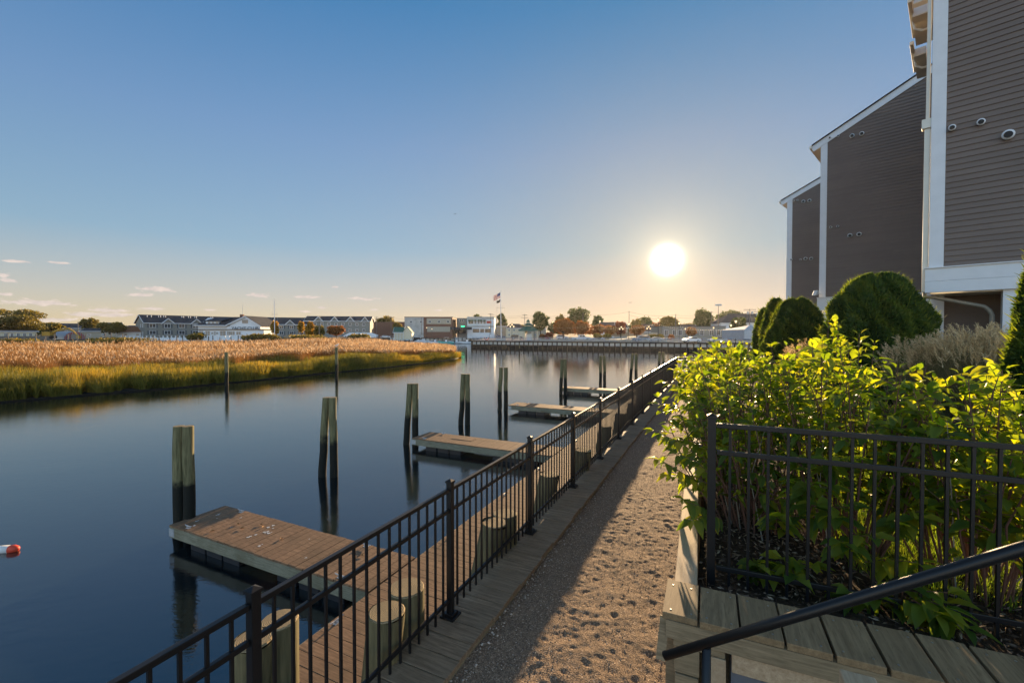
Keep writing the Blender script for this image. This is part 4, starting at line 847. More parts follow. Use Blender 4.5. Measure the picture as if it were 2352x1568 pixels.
M['reedplume'] = m_leaf('reed_plumes', (0.26, 0.155, 0.07), (0.46, 0.30, 0.16), (0.68, 0.53, 0.37), trans=0.36, rough=0.8, tcol=(1.25, 1.1, .85))
def sink(px, Y): return (px-1176)/F*Y
n = 92000; px = RNG.uniform(-430, 1058, n); e = edgeY(px); dd = RNG.random(n)**1.6*(12.0*np.clip((1062-px)/300, .25, 1)); jag = (vnoise(px*.03, px*0, 4)-.5)*3.2+(vnoise(px*.11, px*0, 6)-.5)*1.2
Y = e+0.15+np.maximum(jag*np.clip((1000-px)/400, .15, 1), 0)+dd; X = sink(px, Y); b = np.stack([X, Y, np.full(n, .1)], 1)
hh = RNG.uniform(.8, 1.75, n)*(0.78+.45*vnoise(X*.35, Y*.35, 2))*np.clip(.55+dd*.35, .55, 1)*np.clip(.65+(1062-px)/500, .65, 1)
t_ = b+np.stack([RNG.normal(.05, .22, n)-.05*np.exp(-dd), RNG.normal(-.02, .15, n)-.12*np.exp(-dd), hh], 1)
o = blades('marsh_grass', b, t_, np.clip(Y*.0017, .045, .12), M['spart'], nseg=3, rnd=np.clip(RNG.random(n)*.45+vnoise(X*.5, Y*.3, 8)*.75-.1, 0, 1)); tag(o, 'green cordgrass fringe leaning over the marsh edge', 'marsh grass', kind='stuff')
n = 145000; px = RNG.uniform(-430, 1045, n); e = edgeY(px)+(3.2+6.0*vnoise(px*.02, px*0, 31)+2.5*vnoise(px*.12, px*0, 33))*np.clip((1062-px)/260, .15, 1); yb = 765+2.9/e*1000; u = RNG.random(n); yy = 786.5+(yb-786.5)*u; Y = np.minimum(2.9/(yy-765)*1000, BACKY(px)); Y = np.maximum(Y, e); X = sink(px, Y)
b = np.stack([X, Y, np.full(n, .15)], 1); hgt = (1.75+.45*RNG.random(n)+.75*(vnoise(X*.11, Y*.08, 12)-.5)+.35*(vnoise(X*.5, Y*.5, 14)-.5)+.9*np.exp(-((px-770)/110)**2)*np.clip((Y-75)/40, 0, 1))*np.clip(.62+(1062-px)/500, .62, 1)
t_ = b+np.stack([RNG.normal(.0, .16, n), RNG.normal(-.05, .16, n), hgt], 1); wd = np.clip(Y*.0009, .02, .11)
gr = vnoise(X*.06, Y*.1, 21)
o = blades('reeds', b, t_, wd, M['reed'], nseg=2, rnd=np.clip(RNG.random(n)*.5+gr*.6-.05, 0, 1)); tag(o, 'rust brown reeds filling the marsh', 'reeds', kind='stuff')
sel = RNG.random(n) < (.08+.34*np.clip(px/850, 0, 1)**1.3); m = sel.sum(); tp = t_[sel]; sz = np.clip(Y[sel]*.0055, .25, .5)
pp = tp-np.array([0, 0, .12]); dr = np.stack([RNG.normal(-.2, .28, m), RNG.normal(0, .25, m), RNG.uniform(.6, 1.1, m)], 1)
o = sprays('reed_plumes', pp, dr, sz*RNG.uniform(.9, 1.6, m), sz*RNG.uniform(.2, .36, m), M['reedplume'], None, RNG.random(m)); tag(o, 'pinkish feathery plumes nodding on top of the reeds', 'reed plumes', kind='stuff')
# scrub patches at the back of the marsh
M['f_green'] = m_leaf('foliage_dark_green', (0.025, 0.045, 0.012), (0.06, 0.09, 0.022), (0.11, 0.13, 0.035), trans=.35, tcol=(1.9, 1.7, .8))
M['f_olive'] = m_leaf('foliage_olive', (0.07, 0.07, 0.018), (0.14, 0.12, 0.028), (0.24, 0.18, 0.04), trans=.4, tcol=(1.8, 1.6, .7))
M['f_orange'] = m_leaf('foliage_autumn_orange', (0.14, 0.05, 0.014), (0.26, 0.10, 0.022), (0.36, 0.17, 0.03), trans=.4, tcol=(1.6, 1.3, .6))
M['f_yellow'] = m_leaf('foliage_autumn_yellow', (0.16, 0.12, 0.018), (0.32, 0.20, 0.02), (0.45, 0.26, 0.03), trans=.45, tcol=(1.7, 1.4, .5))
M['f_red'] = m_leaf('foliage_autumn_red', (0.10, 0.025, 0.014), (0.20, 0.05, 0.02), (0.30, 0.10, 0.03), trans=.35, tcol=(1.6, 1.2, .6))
M['bark'] = m_plain('bark', (0.06, 0.045, 0.035), .9, .1)
def tree(label, x0, x1, ytop, ybase, Y, mat, n=2600, trunk=True, crown_lo=.28, name='tree', cat='tree', group=None, flat=.8, holes=.9, conical=False):
    th = thing(name, label, cat, group=group); c = at((x0+x1)/2, 765, Y); zt = at(0, ytop, Y).z; zb = LZ if ybase is None else at(0, ybase, Y).z; H = zt-zb; rx = (x1-x0)/2/F*Y
    crown_lo *= .55
    zc0 = zb+H*crown_lo; cz = (zc0+zt)/2; rz = (zt-zc0)/2; lobes = []; nl = 26; n = int(n*1.6)
    for k in range(nl):
        a = random.uniform(0, 6.283); v = -.88+1.72*(k+random.random())/nl; q = math.sqrt(1-v*v)*random.uniform(.45, .8)
        if conical: q *= (1-.75*(v+1)/2)
        lobes.append((c.x+rx*q*math.cos(a), Y+rx*q*math.sin(a), cz+rz*v*.82, random.uniform(.24, .38)*(1-.5*(v+1)/2 if conical else 1)))
    P_ = []; 
    lob = np.array(lobes); which = RNG.integers(0, nl, n); v3 = RNG.normal(0, 1, (n, 3)); v3 /= np.linalg.norm(v3, axis=1, keepdims=True); rr = RNG.random((n, 1))**.38
    p = lob[which, :3]+v3*rr*lob[which, 3:4]*np.array([rx*1.15, rx*1.15, max(rz, rx*.45)*.95])
    p[:, 2] = np.minimum(p[:, 2], zt)
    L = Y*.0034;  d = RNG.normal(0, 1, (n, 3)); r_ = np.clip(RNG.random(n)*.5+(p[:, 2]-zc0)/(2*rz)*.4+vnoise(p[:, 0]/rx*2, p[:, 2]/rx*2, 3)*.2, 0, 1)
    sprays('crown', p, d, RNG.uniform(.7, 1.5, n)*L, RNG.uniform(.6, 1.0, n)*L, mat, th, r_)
    if trunk:
        mb = MB(); tr = max(.12, rx*.07); mb.tube([(c.x, Y, zb-.3), (c.x+.1, Y, zb+H*.2), (c.x, Y, zc0+rz*.5)], [tr, tr*.8, tr*.5], 7)
        for lb in lobes[:9]: mb.tube([(c.x, Y, zb+H*random.uniform(.12, .35)), ((c.x+lb[0])/2, (Y+lb[1])/2, (zc0+lb[2])/2+rz*.1), lb[:3]], [tr*.5, tr*.3, tr*.12], 5)
        mb.build('trunk', M['bark'], th)
    return th
G_T = 'trees on the far shore'
TR = [('wide-spreading olive autumn tree at the far left edge', -38, 83, 706, 776, 158, 'f_olive', 6500, .22), ('low olive bush tree left of the arched shed', 96, 138, 741, 758, 190, 'f_olive', 1800, .05),
      ('dark ragged tree behind the thin pole, right of the arched shed', 187, 221, 730, 762, 210, 'f_olive', 1800, .25), ('olive tree before the orange-roofed white house', 222, 282, 740, 766, 180, 'f_olive', 2600, .2),
      ('orange-yellow small tree beside the tall white mast', 622, 640, 737, 768, 165, 'f_yellow', 1100, .1), ('thin yellow tree in front of the mid apartment block', 686, 699, 738, 768, 175, 'f_yellow', 800, .3),
      ('pointed yellow and orange tree, brightest of the far shore', 699, 727, 736, 772, 160, 'f_yellow', 1900, .05), ('yellow-green bushy tree beside the grey wooden pole', 722, 745, 747, 773, 160, 'f_olive', 1400, .05),
      ('round orange-green tree before the three-storey apartments', 754, 791, 747, 772, 165, 'f_orange', 2000, .2), ('airy brown-green tree rising over the brick low building', 864, 910, 725, 762, 270, 'f_olive', 1500, .3),
      ('small olive tree in front of the brick low building', 902, 924, 740, 762, 235, 'f_olive', 800, .1), ('dark small tree between brick block and restaurant', 1040, 1056, 732, 768, 270, 'f_green', 900, .15),
      ('dark treetop behind the restaurant roof', 1088, 1109, 720, 760, 300, 'f_green', 900, .3), ('dark pointed tree just left of the flagpole', 1133, 1168, 716, 768, 265, 'f_green', 1800, .2),
      ('tall dark green tree right of the green-roofed gazebo', 1220, 1262, 714, 770, 205, 'f_green', 2600, .35), ('brownish small tree between the two tallest dark trees', 1273, 1298, 721, 768, 230, 'f_olive', 1300, .35),
      ('biggest round dark tree on the skyline', 1298, 1358, 705, 768, 215, 'f_green', 4200, .3), ('largest orange autumn tree left of the white pickup truck', 1268, 1320, 730, 776, 150, 'f_orange', 3200, .3),
      ('orange-olive tree directly above the white pickup truck', 1316, 1356, 735, 774, 160, 'f_orange', 2200, .3), ('dark tree right of the biggest round one', 1359, 1384, 723, 762, 240, 'f_green', 1200, .3),
      ('orange tree right of the pickup, below the grey houses', 1356, 1390, 745, 774, 155, 'f_orange', 1500, .3), ('flat-topped orange tree in the middle of the car park', 1386, 1417, 748, 774, 155, 'f_orange', 1500, .4),
      ('dark red tree in the middle of the car park', 1412, 1438, 738, 774, 158, 'f_red', 1400, .3), ('flat orange tree above the blue-grey off-roader', 1444, 1480, 747, 774, 155, 'f_orange', 1700, .4),
      ('olive tree behind the tall utility pole right of the houses', 1450, 1470, 732, 764, 210, 'f_olive', 900, .2), ('dark tree on the skyline left of the big lamp post', 1468, 1496, 727, 762, 230, 'f_green', 1200, .25),
      ('hazy brown-green tree straight under the sun', 1514, 1556, 724, 770, 190, 'f_olive', 2300, .25), ('ragged dark tree right of the sun', 1594, 1637, 708, 764, 210, 'f_green', 2300, .3),
      ('spreading dark tree behind the floodlight mast', 1646, 1702, 711, 764, 240, 'f_green', 2400, .3), ('dark reddish tree before the white gabled hall', 1680, 1712, 728, 770, 150, 'f_green', 1700, .25),
      ('orange small tree right of the sun glare', 1576, 1600, 752, 774, 150, 'f_orange', 900, .3)]
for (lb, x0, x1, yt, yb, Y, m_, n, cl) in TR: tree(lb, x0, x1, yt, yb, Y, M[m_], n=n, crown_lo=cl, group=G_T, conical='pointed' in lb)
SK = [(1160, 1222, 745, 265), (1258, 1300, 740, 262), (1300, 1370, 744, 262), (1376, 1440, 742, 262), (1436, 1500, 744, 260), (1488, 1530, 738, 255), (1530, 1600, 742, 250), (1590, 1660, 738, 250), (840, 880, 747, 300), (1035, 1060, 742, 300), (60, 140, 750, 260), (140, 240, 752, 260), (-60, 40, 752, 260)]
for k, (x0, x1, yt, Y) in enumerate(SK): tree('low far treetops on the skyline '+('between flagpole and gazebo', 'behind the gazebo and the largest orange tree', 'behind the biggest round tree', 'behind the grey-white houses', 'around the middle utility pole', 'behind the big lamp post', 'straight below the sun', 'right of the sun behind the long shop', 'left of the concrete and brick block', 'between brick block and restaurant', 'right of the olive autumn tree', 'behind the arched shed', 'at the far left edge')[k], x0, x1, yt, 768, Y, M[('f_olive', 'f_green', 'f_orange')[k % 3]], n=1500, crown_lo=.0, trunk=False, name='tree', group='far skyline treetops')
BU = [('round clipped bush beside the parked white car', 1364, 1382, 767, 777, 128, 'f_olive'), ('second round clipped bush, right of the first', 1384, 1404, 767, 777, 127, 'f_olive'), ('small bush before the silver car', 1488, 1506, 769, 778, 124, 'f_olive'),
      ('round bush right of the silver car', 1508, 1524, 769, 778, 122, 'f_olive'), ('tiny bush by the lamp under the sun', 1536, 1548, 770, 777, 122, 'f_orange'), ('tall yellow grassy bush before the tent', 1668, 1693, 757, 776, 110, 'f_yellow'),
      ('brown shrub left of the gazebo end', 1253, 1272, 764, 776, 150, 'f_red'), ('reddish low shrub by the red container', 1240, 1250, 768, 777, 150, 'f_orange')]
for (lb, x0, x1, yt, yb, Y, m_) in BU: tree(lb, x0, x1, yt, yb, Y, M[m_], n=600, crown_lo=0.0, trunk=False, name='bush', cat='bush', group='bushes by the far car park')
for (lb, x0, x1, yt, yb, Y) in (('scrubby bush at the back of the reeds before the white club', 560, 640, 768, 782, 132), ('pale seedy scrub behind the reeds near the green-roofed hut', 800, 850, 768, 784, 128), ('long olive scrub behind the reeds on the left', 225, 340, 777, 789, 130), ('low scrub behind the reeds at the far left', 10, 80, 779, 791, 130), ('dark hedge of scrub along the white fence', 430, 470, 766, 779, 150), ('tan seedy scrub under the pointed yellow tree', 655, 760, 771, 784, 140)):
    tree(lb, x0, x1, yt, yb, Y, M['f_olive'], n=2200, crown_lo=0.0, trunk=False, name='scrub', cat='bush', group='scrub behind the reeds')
# ------------------------------------------------------------------ far buildings
M['glass'] = m_plain('window_glass', (0.03, 0.04, 0.05), 0.12, 0.6)
M['wallgrey'] = m_plain('grey_green_siding', (0.22, 0.215, 0.19), .7); M['walltan'] = m_plain('tan_siding', (0.36, 0.32, 0.25), .7); M['wallwhite'] = m_plain('white_wall', (0.66, 0.67, 0.68), .6, var=.05)
M['wallpale'] = m_plain('pale_cream_siding', (0.50, 0.48, 0.42), .7); M['brick'] = m_plain('red_brown_brick', (0.17, 0.085, 0.06), .8, .2, var=.2, scale=2); M['concrete'] = m_plain('stained_concrete', (0.42, 0.40, 0.37), .8, .2, var=.25, scale=.4)
M['roofdark'] = m_plain('dark_grey_roof', (0.05, 0.052, 0.06), .85, .15, var=.2, scale=.6); M['roofgreen'] = m_plain('green_metal_roof', (0.035, 0.11, 0.075), .5, .4); M['roofrust'] = m_plain('rust_orange_roof', (0.20, 0.085, 0.04), .85)
M['roofbrown'] = m_plain('brown_roof', (0.11, 0.075, 0.06), .85); M['shutter'] = m_plain('dark_blue_shutter', (0.07, 0.085, 0.10), .6); M['board'] = m_plain('plywood_boarding', (0.36, 0.29, 0.23), .8); M['golden'] = m_plain('new_yellow_timber', (0.55, 0.38, 0.17), .7)
M['redpaint'] = m_plain('red_paint', (0.42, 0.035, 0.025), .5); M['greywood'] = m_plain('grey_wood_pole', (0.20, 0.17, 0.14), .85); M['darkwood'] = m_plain('dark_wet_wood', (0.045, 0.038, 0.03), .8)
M['metalgrey'] = m_plain('corrugated_galvanised', (0.36, 0.37, 0.38), .4, .5, .5); M['excav'] = m_plain('yellow_machine_paint', (0.42, 0.24, 0.04), .5); M['cream'] = m_plain('cream_post_paint', (0.62, 0.55, 0.40), .6)
def face_box(mb, O, d, nrm, s, z, w, h, t, out=0.0): mb.box(O+d*s+nrm*(out+t/2)+ZV*z, (w/2, t/2, h/2), (d, nrm, ZV))
def window(parent, O, d, nrm, s, z, w, h, shutters=False, frame='trim', pane='glass', fw=.12):
    mb = MB()
    for (a, b, c, e) in ((-w/2+fw/2, 0, fw, h), (w/2-fw/2, 0, fw, h), (0, h/2-fw/2, w-2*fw, fw), (0, -h/2+fw/2, w-2*fw, fw), (0, 0, fw*.7, h-2*fw)): face_box(mb, O, d, nrm, s+a, z+b, c, e, .08, .01)
    f = mb.build('window', M[frame], parent); mb = MB(); face_box(mb, O, d, nrm, s, z, w-2*fw, h-2*fw, .02, .012); mb.build('pane', M[pane], f)
    if shutters:
        for g in (-1, 1):
            mb = MB(); face_box(mb, O, d, nrm, s+g*(w/2+.38), z, .5, h, .05, .01); mb.build('shutter', M['shutter'], parent)
def gabled(label, x, Y, ang, length, depth, ze, zr, wall, roof, windows=(), dormers=(), name='house', cat='house', group=None, endwindows=(), over=.5, z0=None, wh=(1.6, 1.7), shutters=False, hip=0.0, cross=False, endwall=None):
    """long box with its front facade starting at pixel column x and depth Y, running in direction ang (degrees from +X)"""
    z0 = LZ-.2 if z0 is None else z0; b = thing(name, label, cat, group=group); C = Vector(((x-1176)/F*Y, Y, 0)); d = Vector((math.cos(R(ang)), math.sin(R(ang)), 0)); nb = Vector((-d.y, d.x, 0)); nf = -nb
    if not cross:
        mb = MB(); mb.prism([C+ZV*z0, C+nb*depth+ZV*z0, C+nb*depth+ZV*ze, C+nb*depth/2+ZV*(zr-.1), C+ZV*ze] if hip == 0 else [C+ZV*z0, C+nb*depth+ZV*z0, C+nb*depth+ZV*ze, C+ZV*ze], d*length); mb.build('wall', M[wall], b)
        k = over*(zr-ze)/(depth/2); a0 = C-nf*0-d*over; ll = length+2*over; hp = hip
        for sgn in (0, 1):
            e0 = C+nf*over-d*over if sgn == 0 else C+nb*(depth+over)-d*over; mid = C+nb*depth/2-d*over
            mb = MB(); q = [e0+ZV*(ze-k), e0+d*ll+ZV*(ze-k), mid+d*(ll-hp)+ZV*zr, mid+d*hp+ZV*zr]; mb.prism(q, ZV*.18); mb.build('roof', M[roof], b)
        if hip:
            for s in (0, 1):
                e = d*(ll*s); mid = C+nb*depth/2-d*over+d*(hp if s == 0 else ll-hp)+ZV*zr; mb = MB(); mb.prism([C+nf*over-d*over+e+ZV*(ze-k), C+nb*(depth+over)-d*over+e+ZV*(ze-k), mid], ZV*.17); mb.build('roof', M[roof], b)
        mb = MB(); mb.bar(C+nf*(over+.03)-d*over+ZV*(ze-k+.05), C+nf*(over+.03)+d*(length+over)+ZV*(ze-k+.05), .08, .25)
        if not hip:
            for s in (-over-.05, length+over+.05):
                mb.bar(C+nf*over+d*s+ZV*(ze-k+.02), C+nb*depth/2+d*s+ZV*(zr+.02), .1, .3); mb.bar(C+nb*(depth+over)+d*s+ZV*(ze-k+.02), C+nb*depth/2+d*s+ZV*(zr+.02), .1, .3)
        mb.build('fascia', M['trim'], b)
    for (s, z, *r) in windows:
        w, h = r if r else wh; window(b, C, d, nf, s, z, w, h, shutters)
    for (s, z, *r) in endwindows:
        w, h = r if r else wh; window(b, C, nb, -d, s, z, w, h)
    for (s, w, hgt) in dormers:   # gablets breaking the eaves
        mb = MB(); mb.prism([C+nf*.05+d*(s-w/2)+ZV*(ze-.3), C+nf*.05+d*(s+w/2)+ZV*(ze-.3), C+nf*.05+d*s+ZV*(ze+hgt)], nb*2.5); g = mb.build('gablet', M[wall], b)
        mb = MB()
        for sg in (-1, 1): mb.bar(C+nf*.3+d*(s+sg*(w/2+.35))+ZV*(ze-.42), C+nf*.3+d*s+ZV*(ze+hgt+.2), .7, .28, up=nf.cross(d))
        mb.build('gablet_trim', M['trim'], g)
        for sg in (-1, 1):
            mb = MB(); mb.prism([C+nf*.4+d*(s+sg*(w/2+.4))+ZV*(ze-.3), C+nf*.4+d*s+ZV*(ze+hgt+.35), C+nb*4+d*s+ZV*(ze+hgt+.35), C+nb*1.2+d*(s+sg*(w/2+.4))+ZV*(ze-.3)], ZV*.12); mb.build('gablet_roof', M[roof], g)
    return b, C, d, nb, nf
AP = 'grey apartment blocks with white trim'
w1 = [(3+6.1*k+o_, z) for k in range(6) for o_ in (0,) for z in (8.0, 5.0)]
bA, *_r = gabled('long two-storey grey apartment block with dark roof, farthest left', 333, 185, 53, 41, 14, 9.2, 12.6, 'wallgrey', 'roofdark', windows=[(2.6+5.2*k, z, 2.3, 1.7) for k in range(8) for z in (7.9, 5.0)], endwindows=[(3, 7.9, 1, 1.5), (6, 7.9, 1, 1.5), (3, 4.6, 1, 1.5)], dormers=[(8, 4.4, 1.7), (18.6, 4.4, 1.7), (29, 4.4, 1.7)], name='apartment_block', cat='building', group=AP, shutters=True)
C_, d_, nb_ = _r[0], _r[1], _r[2]
for s in [2+.0, 3.4, 6, 6.7, 7.8, 8.5, 14.5, 15.2, 17, 17.8, 19.5, 20.2, 26, 26.8, 29, 29.7, 31, 31.8]:
    mb = MB(); mb.tube([C_+d_*s+nb_*5.0+ZV*11.6, C_+d_*s+nb_*5.0+ZV*12.5], .12, 6); mb.build('vent_pipe', M['trim'], bA)
gabled('grey apartment block behind the white club, with two white gablets', 585, 205, 20, 24, 13, 9.0, 12.3, 'wallgrey', 'roofdark', windows=[(2.5+4.4*k, z, 1.8, 1.6) for k in range(6) for z in (7.6, 4.8)], dormers=[(6, 4, 1.7), (15, 4, 1.7)], name='apartment_block', cat='building', group=AP, shutters=True)
gabled('tallest three-storey tan apartment block with a row of white gablets', 700, 215, 10, 31, 12, 10.8, 13.2, 'wallgrey', 'roofdark', windows=[(1.5+3.3*k, z, 1.3, 1.5) for k in range(9) for z in (9.2, 6.2)], dormers=[(6.5, 4, 1.9), (14, 3.6, 1.8), (21.5, 3.6, 1.8), (28.5, 3.2, 1.7)], name='apartment_block', cat='building', group=AP)
# yacht club: cross-gabled white house with a long low front wing
yc = thing('club_house', 'white gabled club house with dark roof and a sign over its low front wing', 'building'); Y0 = 172
def pp_(x, y, Y=Y0): return at(x, y, Y)
ap = pp_(564, 727); l_ = pp_(521, 746); r_ = pp_(598, 747); bl = Vector((l_.x, Y0, LZ-.2)); br = Vector((r_.x, Y0, LZ-.2))
mb = MB(); mb.prism([bl, br, Vector((r_.x, Y0, r_.z)), ap, Vector((l_.x, Y0, l_.z))], Vector((0, 14, 0))); mb.build('wall', M['wallwhite'], yc)
for (a, b_) in ((ap, l_+Vector((-.6, 0, -.5))), (ap, r_+Vector((.6, 0, -.5)))):
    mb = MB(); mb.prism([a+Vector((0, -.6, .15)), b_+Vector((0, -.6, .15)), b_+Vector((0, 14.5, .15)), a+Vector((0, 14.5, .15))], ZV*.2); mb.build('roof', M['roofdark'], yc)
    mb = MB(); mb.bar(a+Vector((0, -.65, 0)), b_+Vector((0, -.65, 0)), .1, .35); mb.build('rake_board', M['trim'], yc)
lw = pp_(451, 747); lt = pp_(472, 728.5); mb = MB(); mb.prism([Vector((lw.x, Y0+1, LZ)), Vector((lw.x, Y0+13, LZ)), Vector((lw.x, Y0+13, lw.z)), Vector((lw.x+.1, Y0+6.5, ap.z-.3)), Vector((lw.x, Y0+1, lw.z))], Vector((l_.x-lw.x, 0, 0))); mb.build('wing_wall', M['wallwhite'], yc)
mb = MB(); mb.prism([Vector((lw.x-1, Y0-.2, lw.z-.2)), Vector((l_.x+1.2, Y0-.2, lw.z-.2)), Vector((ap.x-.6, Y0+6.5, ap.z-.1)), Vector((lt.x, Y0+6.5, ap.z-.1))], ZV*.2); mb.build('wing_roof', M['roofdark'], yc)
mb = MB(); mb.bar(Vector((lw.x-1, Y0-.25, lw.z-.1)), Vector((l_.x, Y0-.25, lw.z-.1)), .1, .3); mb.build('wing_fascia', M['trim'], yc)
dl = pp_(474, 745, Y0+1.5); dr_ = pp_(504, 738, Y0+1.5); mb = MB(); mb.prism([Vector((dl.x, Y0+1.2, dl.z)), Vector((dr_.x, Y0+1.2, dl.z)), Vector((dr_.x, Y0+1.2, dr_.z)), Vector((dl.x, Y0+1.2, dr_.z))], Vector((0, 4, 0))); dm = mb.build('dormer', M['wallwhite'], yc)
mb = MB(); mb.prism([Vector((dl.x-.7, Y0+.8, dr_.z)), Vector((dr_.x+.8, Y0+.8, dr_.z)), Vector((dr_.x+4, Y0+6, ap.z-.2)), Vector((dl.x+1.6, Y0+6, ap.z-.2))], ZV*.2); mb.build('dormer_roof', M['roofdark'], dm)
for x in (480, 489, 498): window(yc, Vector((0, Y0+1.15, 0)), Vector((1, 0, 0)), Vector((0, -1, 0)), pp_(x, 741.5, Y0+1).x, pp_(x, 741.5, Y0+1).z, 1.1, 1.1, pane='board', fw=.06)
window(yc, Vector((0, Y0, 0)), Vector((1, 0, 0)), Vector((0, -1, 0)), pp_(563, 738).x, pp_(563, 738.5).z, 2.3, 1.4, pane='board', frame='board', fw=.06)
ex0 = pp_(456, 757, Y0-7); ex1 = pp_(606, 757, Y0-7); mb = MB(); mb.box(((ex0.x+ex1.x)/2, Y0-3.5, (LZ-.2+ex0.z)/2), ((ex1.x-ex0.x)/2, 3.48, (ex0.z-LZ+.2)/2)); mb.build('front_wing', M['wallwhite'], yc)
mb = MB(); mb.box(((ex0.x+ex1.x)/2, Y0-3.7, ex0.z+.1), ((ex1.x-ex0.x)/2+.5, 3.9, .12)); mb.build('front_wing_roof', M['roofbrown'], yc)
for (x, w, h, pn) in ((462, 1.6, 1.9, 'board'), (470, .9, .6, 'dark'), (477, 1.9, 1.9, 'board'), (488, .9, 1.0, 'board'), (493.5, .8, 1.6, 'board'), (499, .9, 1.0, 'board'), (512, 2.3, 1.9, 'board'), (525, 1.2, 1.6, 'board'), (534, 1.9, 1.4, 'board'), (548, 1.8, 1.3, 'board')):
    q = pp_(x, 765, Y0-7); window(yc, Vector((0, Y0-7, 0)), Vector((1, 0, 0)), Vector((0, -1, 0)), q.x, ex0.z-1.35, w, h, pane=pn, frame='trim', fw=.08)
def text_mesh(txt, loc, size, mat, rot, parent=None, name='lettering', ext=.03):
    cu = bpy.data.curves.new(name, 'FONT'); cu.body = txt; cu.size = size; cu.extrude = ext; cu.align_x = 'CENTER'; to = bpy.data.objects.new(name, cu); SC.collection.objects.link(to); bpy.context.view_layer.update()
    me = bpy.data.meshes.new_from_object(to.evaluated_get(bpy.context.evaluated_depsgraph_get())); bpy.data.objects.remove(to); me.materials.clear(); me.materials.append(mat)
    o = bpy.data.objects.new(name, me); SC.collection.objects.link(o); me.transform(Matrix.Translation(loc) @ rot)
    if parent: o.parent = parent
    return o
RX = Matrix.Rotation(R(90), 4, 'X'); q = pp_(563, 757.2, Y0-.4)
text_mesh('YACHT CLUB', Vector((q.x, Y0-.5, q.z)), 1.75, M['shutter'], RX @ Matrix.Scale(1.0, 4), yc, ext=.06)
mb = MB(); mb.tube([pp_(557, 727, Y0+4), pp_(557, 700, Y0+4)], .05, 5); mb.build('aerial', M['galv'], yc); mb = MB(); q = pp_(556, 727, Y0+4); mb.box(q+ZV*.2, (.6, .5, .7)); mb.build('chimney', M['brick'], yc)
# scalloped white fence in front of the club and the apartments
wf = thing('white_fence', 'white scalloped picket fence running before the club and apartments', 'fence'); Yf = 150
fx = [280+k*9.5 for k in range(32)]
for k, x in enumerate(fx):
    p = at(x, 775, Yf); mb = MB(); mb.box((p.x, Yf, LZ+.62), (.12, .12, .85)); mb.box((p.x, Yf, LZ+1.5), (.18, .18, .05)); mb.build('post', M['trim'], wf)
    if k < len(fx)-1:
        p2 = at(fx[k+1], 775, Yf); pts = []; m = 8
        for j in range(m+1): f = j/m; pts.append((p.x+(p2.x-p.x)*f, Yf, LZ+1.15-.35*math.sin(math.pi*f)))
        mb = MB(); mb.prism([(p.x, Yf, LZ-.2)]+pts+[(p2.x, Yf, LZ-.2)], Vector((0, .06, 0))); mb.build('panel', M['trim'], wf)
# left group: cabin, arched shed, houses, machines
gabled('small cream cabin with a wooden deck at the far left edge', -35, 150, 55, 9, 8, 5.2, 5.6, 'wallpale', 'roofdark', windows=[(2, 4.0, 1.2, 1.4), (6, 4.0, 1.2, 1.4)], name='cabin', cat='cabin')
cab, C_, d_, nb_, nf_ = gabled('cream cabin with tall windows above a timber deck, far left', -2, 150, 62, 9, 6, 5.3, 5.7, 'cream', 'roofdark', windows=[(1.5+1.5*k, 4.0, .8, 1.5) for k in range(5)], name='cabin', cat='cabin')
mb = MB(); mb.box(C_+d_*5.5+nf_*1.4+ZV*2.9, (7, 1.3, .75), (d_, nf_, ZV)); mb.build('deck', M['greywood'], cab)
qs = thing('arched_shed', 'corrugated metal arched shed with a sunlit rounded end', 'shed'); Cq = Vector((sink(146, 168), 168, LZ)); dq = Vector((-.5, .85, 0)).normalized(); wq = Vector((dq.y, -dq.x, 0))
def arch(o, dd, n=15): return [o+dd*(-math.cos(math.pi*k/(n-1))*3.4)+ZV*(math.sin(math.pi*k/(n-1))*3.0) for k in range(n)]
ed = Vector((.35, .94, 0)).normalized(); el_ = Vector((-.94, .35, 0)).normalized(); oq = Cq+ed*3.4
mb = MB(); mb.prism(arch(oq, ed), el_*15); mb.build('shell', M['metalgrey'], qs); mb = MB()
for k in range(13): f = -3.0+k*.5; mb.box(oq+ed*f-el_*.05+ZV*(math.sqrt(max(.1, 1-(f/3.4)**2))*1.5), (.12, .03, math.sqrt(max(.1, 1-(f/3.4)**2))*1.45), (ed, el_, ZV))
mb.build('end_ribs', M['redpaint'], qs); mb = MB(); mb.box(oq-el_*.09+ZV*1.0, (1.3, .03, 1.0), (ed, el_, ZV)); mb.build('door', M['board'], qs)
gabled('white house with a rust orange roof, left of the apartments', 268, 185, 25, 11, 9, 5.2, 7.4, 'wallwhite', 'roofrust', windows=[(3, 4, 1, 1), (7, 4, 1, 1)])
gabled('long low dark-roofed building just left of the apartments', 282, 225, 5, 12, 10, 7.6, 8.6, 'walltan', 'roofdark', windows=[(3, 6, 1, 1)], name='house')
gabled('dark-roofed house peeping between far left trees', 135, 240, 30, 10, 8, 7.6, 10.0, 'wallgrey', 'roofdark', windows=[(3, 6, 1, 1)])
gabled('grey house with a light chimney behind the olive tree', 208, 235, 25, 12, 8, 7.2, 10.4, 'wallgrey', 'roofdark', windows=[(3, 6, 1, 1), (7, 6, 1, 1)])
gabled('low dark workshop right of the arched shed', 186, 195, 20, 14, 8, 5.6, 6.8, 'walltan', 'roofdark', windows=[(3, 4, 1, 1), (8, 4, 1, 1)])
